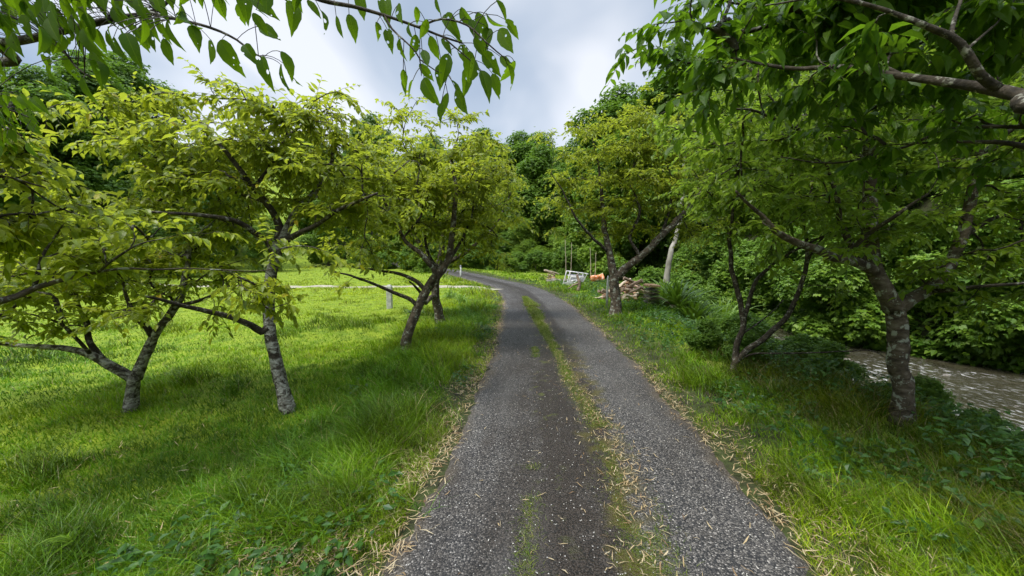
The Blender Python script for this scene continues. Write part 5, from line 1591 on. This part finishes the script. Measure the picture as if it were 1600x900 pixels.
def lathe(name, prof, mat, parent=None, loc=(0, 0, 0), k=16):
    V = [(r_ * math.cos(2 * math.pi * j / k), r_ * math.sin(2 * math.pi * j / k), z) for r_, z in prof for j in range(k)]
    F_ = [(i * k + j, i * k + (j + 1) % k, (i + 1) * k + (j + 1) % k, (i + 1) * k + j) for i in range(len(prof) - 1) for j in range(k)]
    return ob(name, mk(name, V, [np.array(F_)], mats=[mat], smooth=True), parent, loc)


M_jug = noise_mat("white_plastic", [(0.35, (0.62, 0.64, 0.64)), (0.65, (0.78, 0.79, 0.78))], 4, 4, .4, .1, 10)
M_bot = noise_mat("pale_green_plastic", [(0.35, (0.42, 0.55, 0.45)), (0.65, (0.55, 0.68, 0.58))], 4, 4, .3, .1, 10)
b = gbase(1040, 476)
root = thing("jug", "white plastic jug beside the slat stack", "jug", b, (.15, .1, 0))
lathe("body", [(.001, 0), (.14, 0), (.15, .05), (.15, .3), (.12, .38), (.05, .44), (.05, .47)], M_jug, root)
lathe("cap", [(.055, .465), (.055, .51), (.001, .515)], M_greym, root)
b = gbase(1033, 472)
root = thing("bottle", "pale green bottle between the slat stack and the white jug", "bottle", b, (0, -.1, 0))
lathe("body", [(.001, 0), (.09, 0), (.095, .05), (.095, .42), (.05, .54), (.03, .6), (.03, .64)], M_bot, root)
lathe("cap", [(.036, .635), (.036, .67), (.001, .672)], M_jug, root)
# curved pale sheet piece left of forked cherry
b = gbase(947, 468)
root = thing("curved_panel", "curled pale panel with a dark rim propped left of the forked cherry trunk", "panel", b, (0, 0, .2))
V = []; F_ = []
for j in range(10):
    a = -.2 + j * .16
    for k in range(2):
        for rr in (.62, .60):
            V.append((.1 + rr * math.sin(a) - .35, k * .35, .66 - rr * math.cos(a)))
for j in range(9):
    o = j * 4; F_ += [(o, o + 4, o + 6, o + 2), (o + 1, o + 3, o + 7, o + 5), (o, o + 1, o + 5, o + 4), (o + 2, o + 6, o + 7, o + 3)]
F_ += [(0, 2, 3, 1), (36, 37, 39, 38)]
ob("sheet", mk("sheet", V, [np.array(F_)], mats=[M_wood[1]], smooth=False), root)
Vr = np.array([V[j * 4] for j in range(10)])
V2, Q2 = vtubes(Vr[None], np.full((1, 10), .03), 6); ob("rim", mk("rim", V2, [Q2], mats=[M_dark], smooth=True), root)
# white pipe beside cherry trunk
b = gbase(945, 492)
p0 = P(948, 478, 12.2); p0[2] = float(height(p0[0], p0[1])) - .05
V, ps, C, Rr = limb([p0, p0 + [.02, 0, 1.0]], [.035, .035], k=8, step=.3, wob=0)
ob("pipe", mk("pipe", V - p0, ps, mats=[M_white], smooth=True), None, tuple(p0), label="thin white pipe standing behind the forked cherry trunk", category="pipe")

# stones
import bmesh
stm = []
for k in range(5):
    bm = bmesh.new(); bmesh.ops.create_icosphere(bm, subdivisions=3, radius=1)
    for v in bm.verts:
        c = v.co
        d = 1 + .5 * (float(vnoise(c.x * 1.7 + k * 9, c.y * 1.7 + c.z * 2.1, 50 + k)) - .5) + .2 * (float(vnoise(c.x * 5 + k, c.y * 5 + c.z * 4, 60)) - .5)
        v.co = Vector((c.x * d, c.y * d * .8, c.z * d * .55))
    me = bpy.data.meshes.new("stone"); bm.to_mesh(me); bm.free(); me.materials.append(M_stone); stm.append(me)


def stones(spots, lab_, grp, seed):
    rg = np.random.default_rng(seed)
    for (x, y, s) in spots:
        o = ob("stone", stm[int(rg.integers(5))], None, (x, y, (max(float(height(x, y)), WATER_Z - .02) if 'surface' in lab_ else float(height(x, y))) + s * .15), label=lab_, category="stone", group=grp)
        o.rotation_euler = (rg.uniform(-.3, .3), rg.uniform(-.3, .3), rg.uniform(0, 6.3)); o.scale = (s, s, s)


rg = np.random.default_rng(700)
stones([(float(np.interp(y, [8, 14], [6.1, 6.7])) + rg.uniform(-.35, .35), y, rg.uniform(.10, .24)) for y in rg.uniform(7.6, 14, 34)],
       "pale stone in the rough line along the top of the stream bank", "stones along the bank top", 701)
stones([(float(stream_x(y) - sw(y) * rg.uniform(3.1, 4.1)), y, rg.uniform(.12, .3)) for y in rg.uniform(3.5, 14, 30)],
       "wet stone at the near edge of the stream", "stones at the water's edge", 702)
stones([(2.6 + rg.uniform(-.6, .9), 24.4 + rg.uniform(-.4, .4), rg.uniform(.12, .24)) for _ in range(10)],
       "pale stone in front of the small dead wood heap at the bend", "stones by the far heap", 703)
stones([(float(stream_x(y) + sw(y) * rg.uniform(-3.4, 2.3)), y, rg.uniform(.05, .11)) for y in rg.uniform(4.5, 12, 14)],
       "dark wet stone breaking the surface of the stream", "stones in the stream", 705)
stones([(3.9 + rg.uniform(-.5, 2.2), 14.9 + rg.uniform(-.6, .6), rg.uniform(.08, .18)) for _ in range(14)],
       "small stone in the grass around the big timber heap", "stones round the big heap", 704)
# low curved branches and twigs along right verge: curled dry leaf
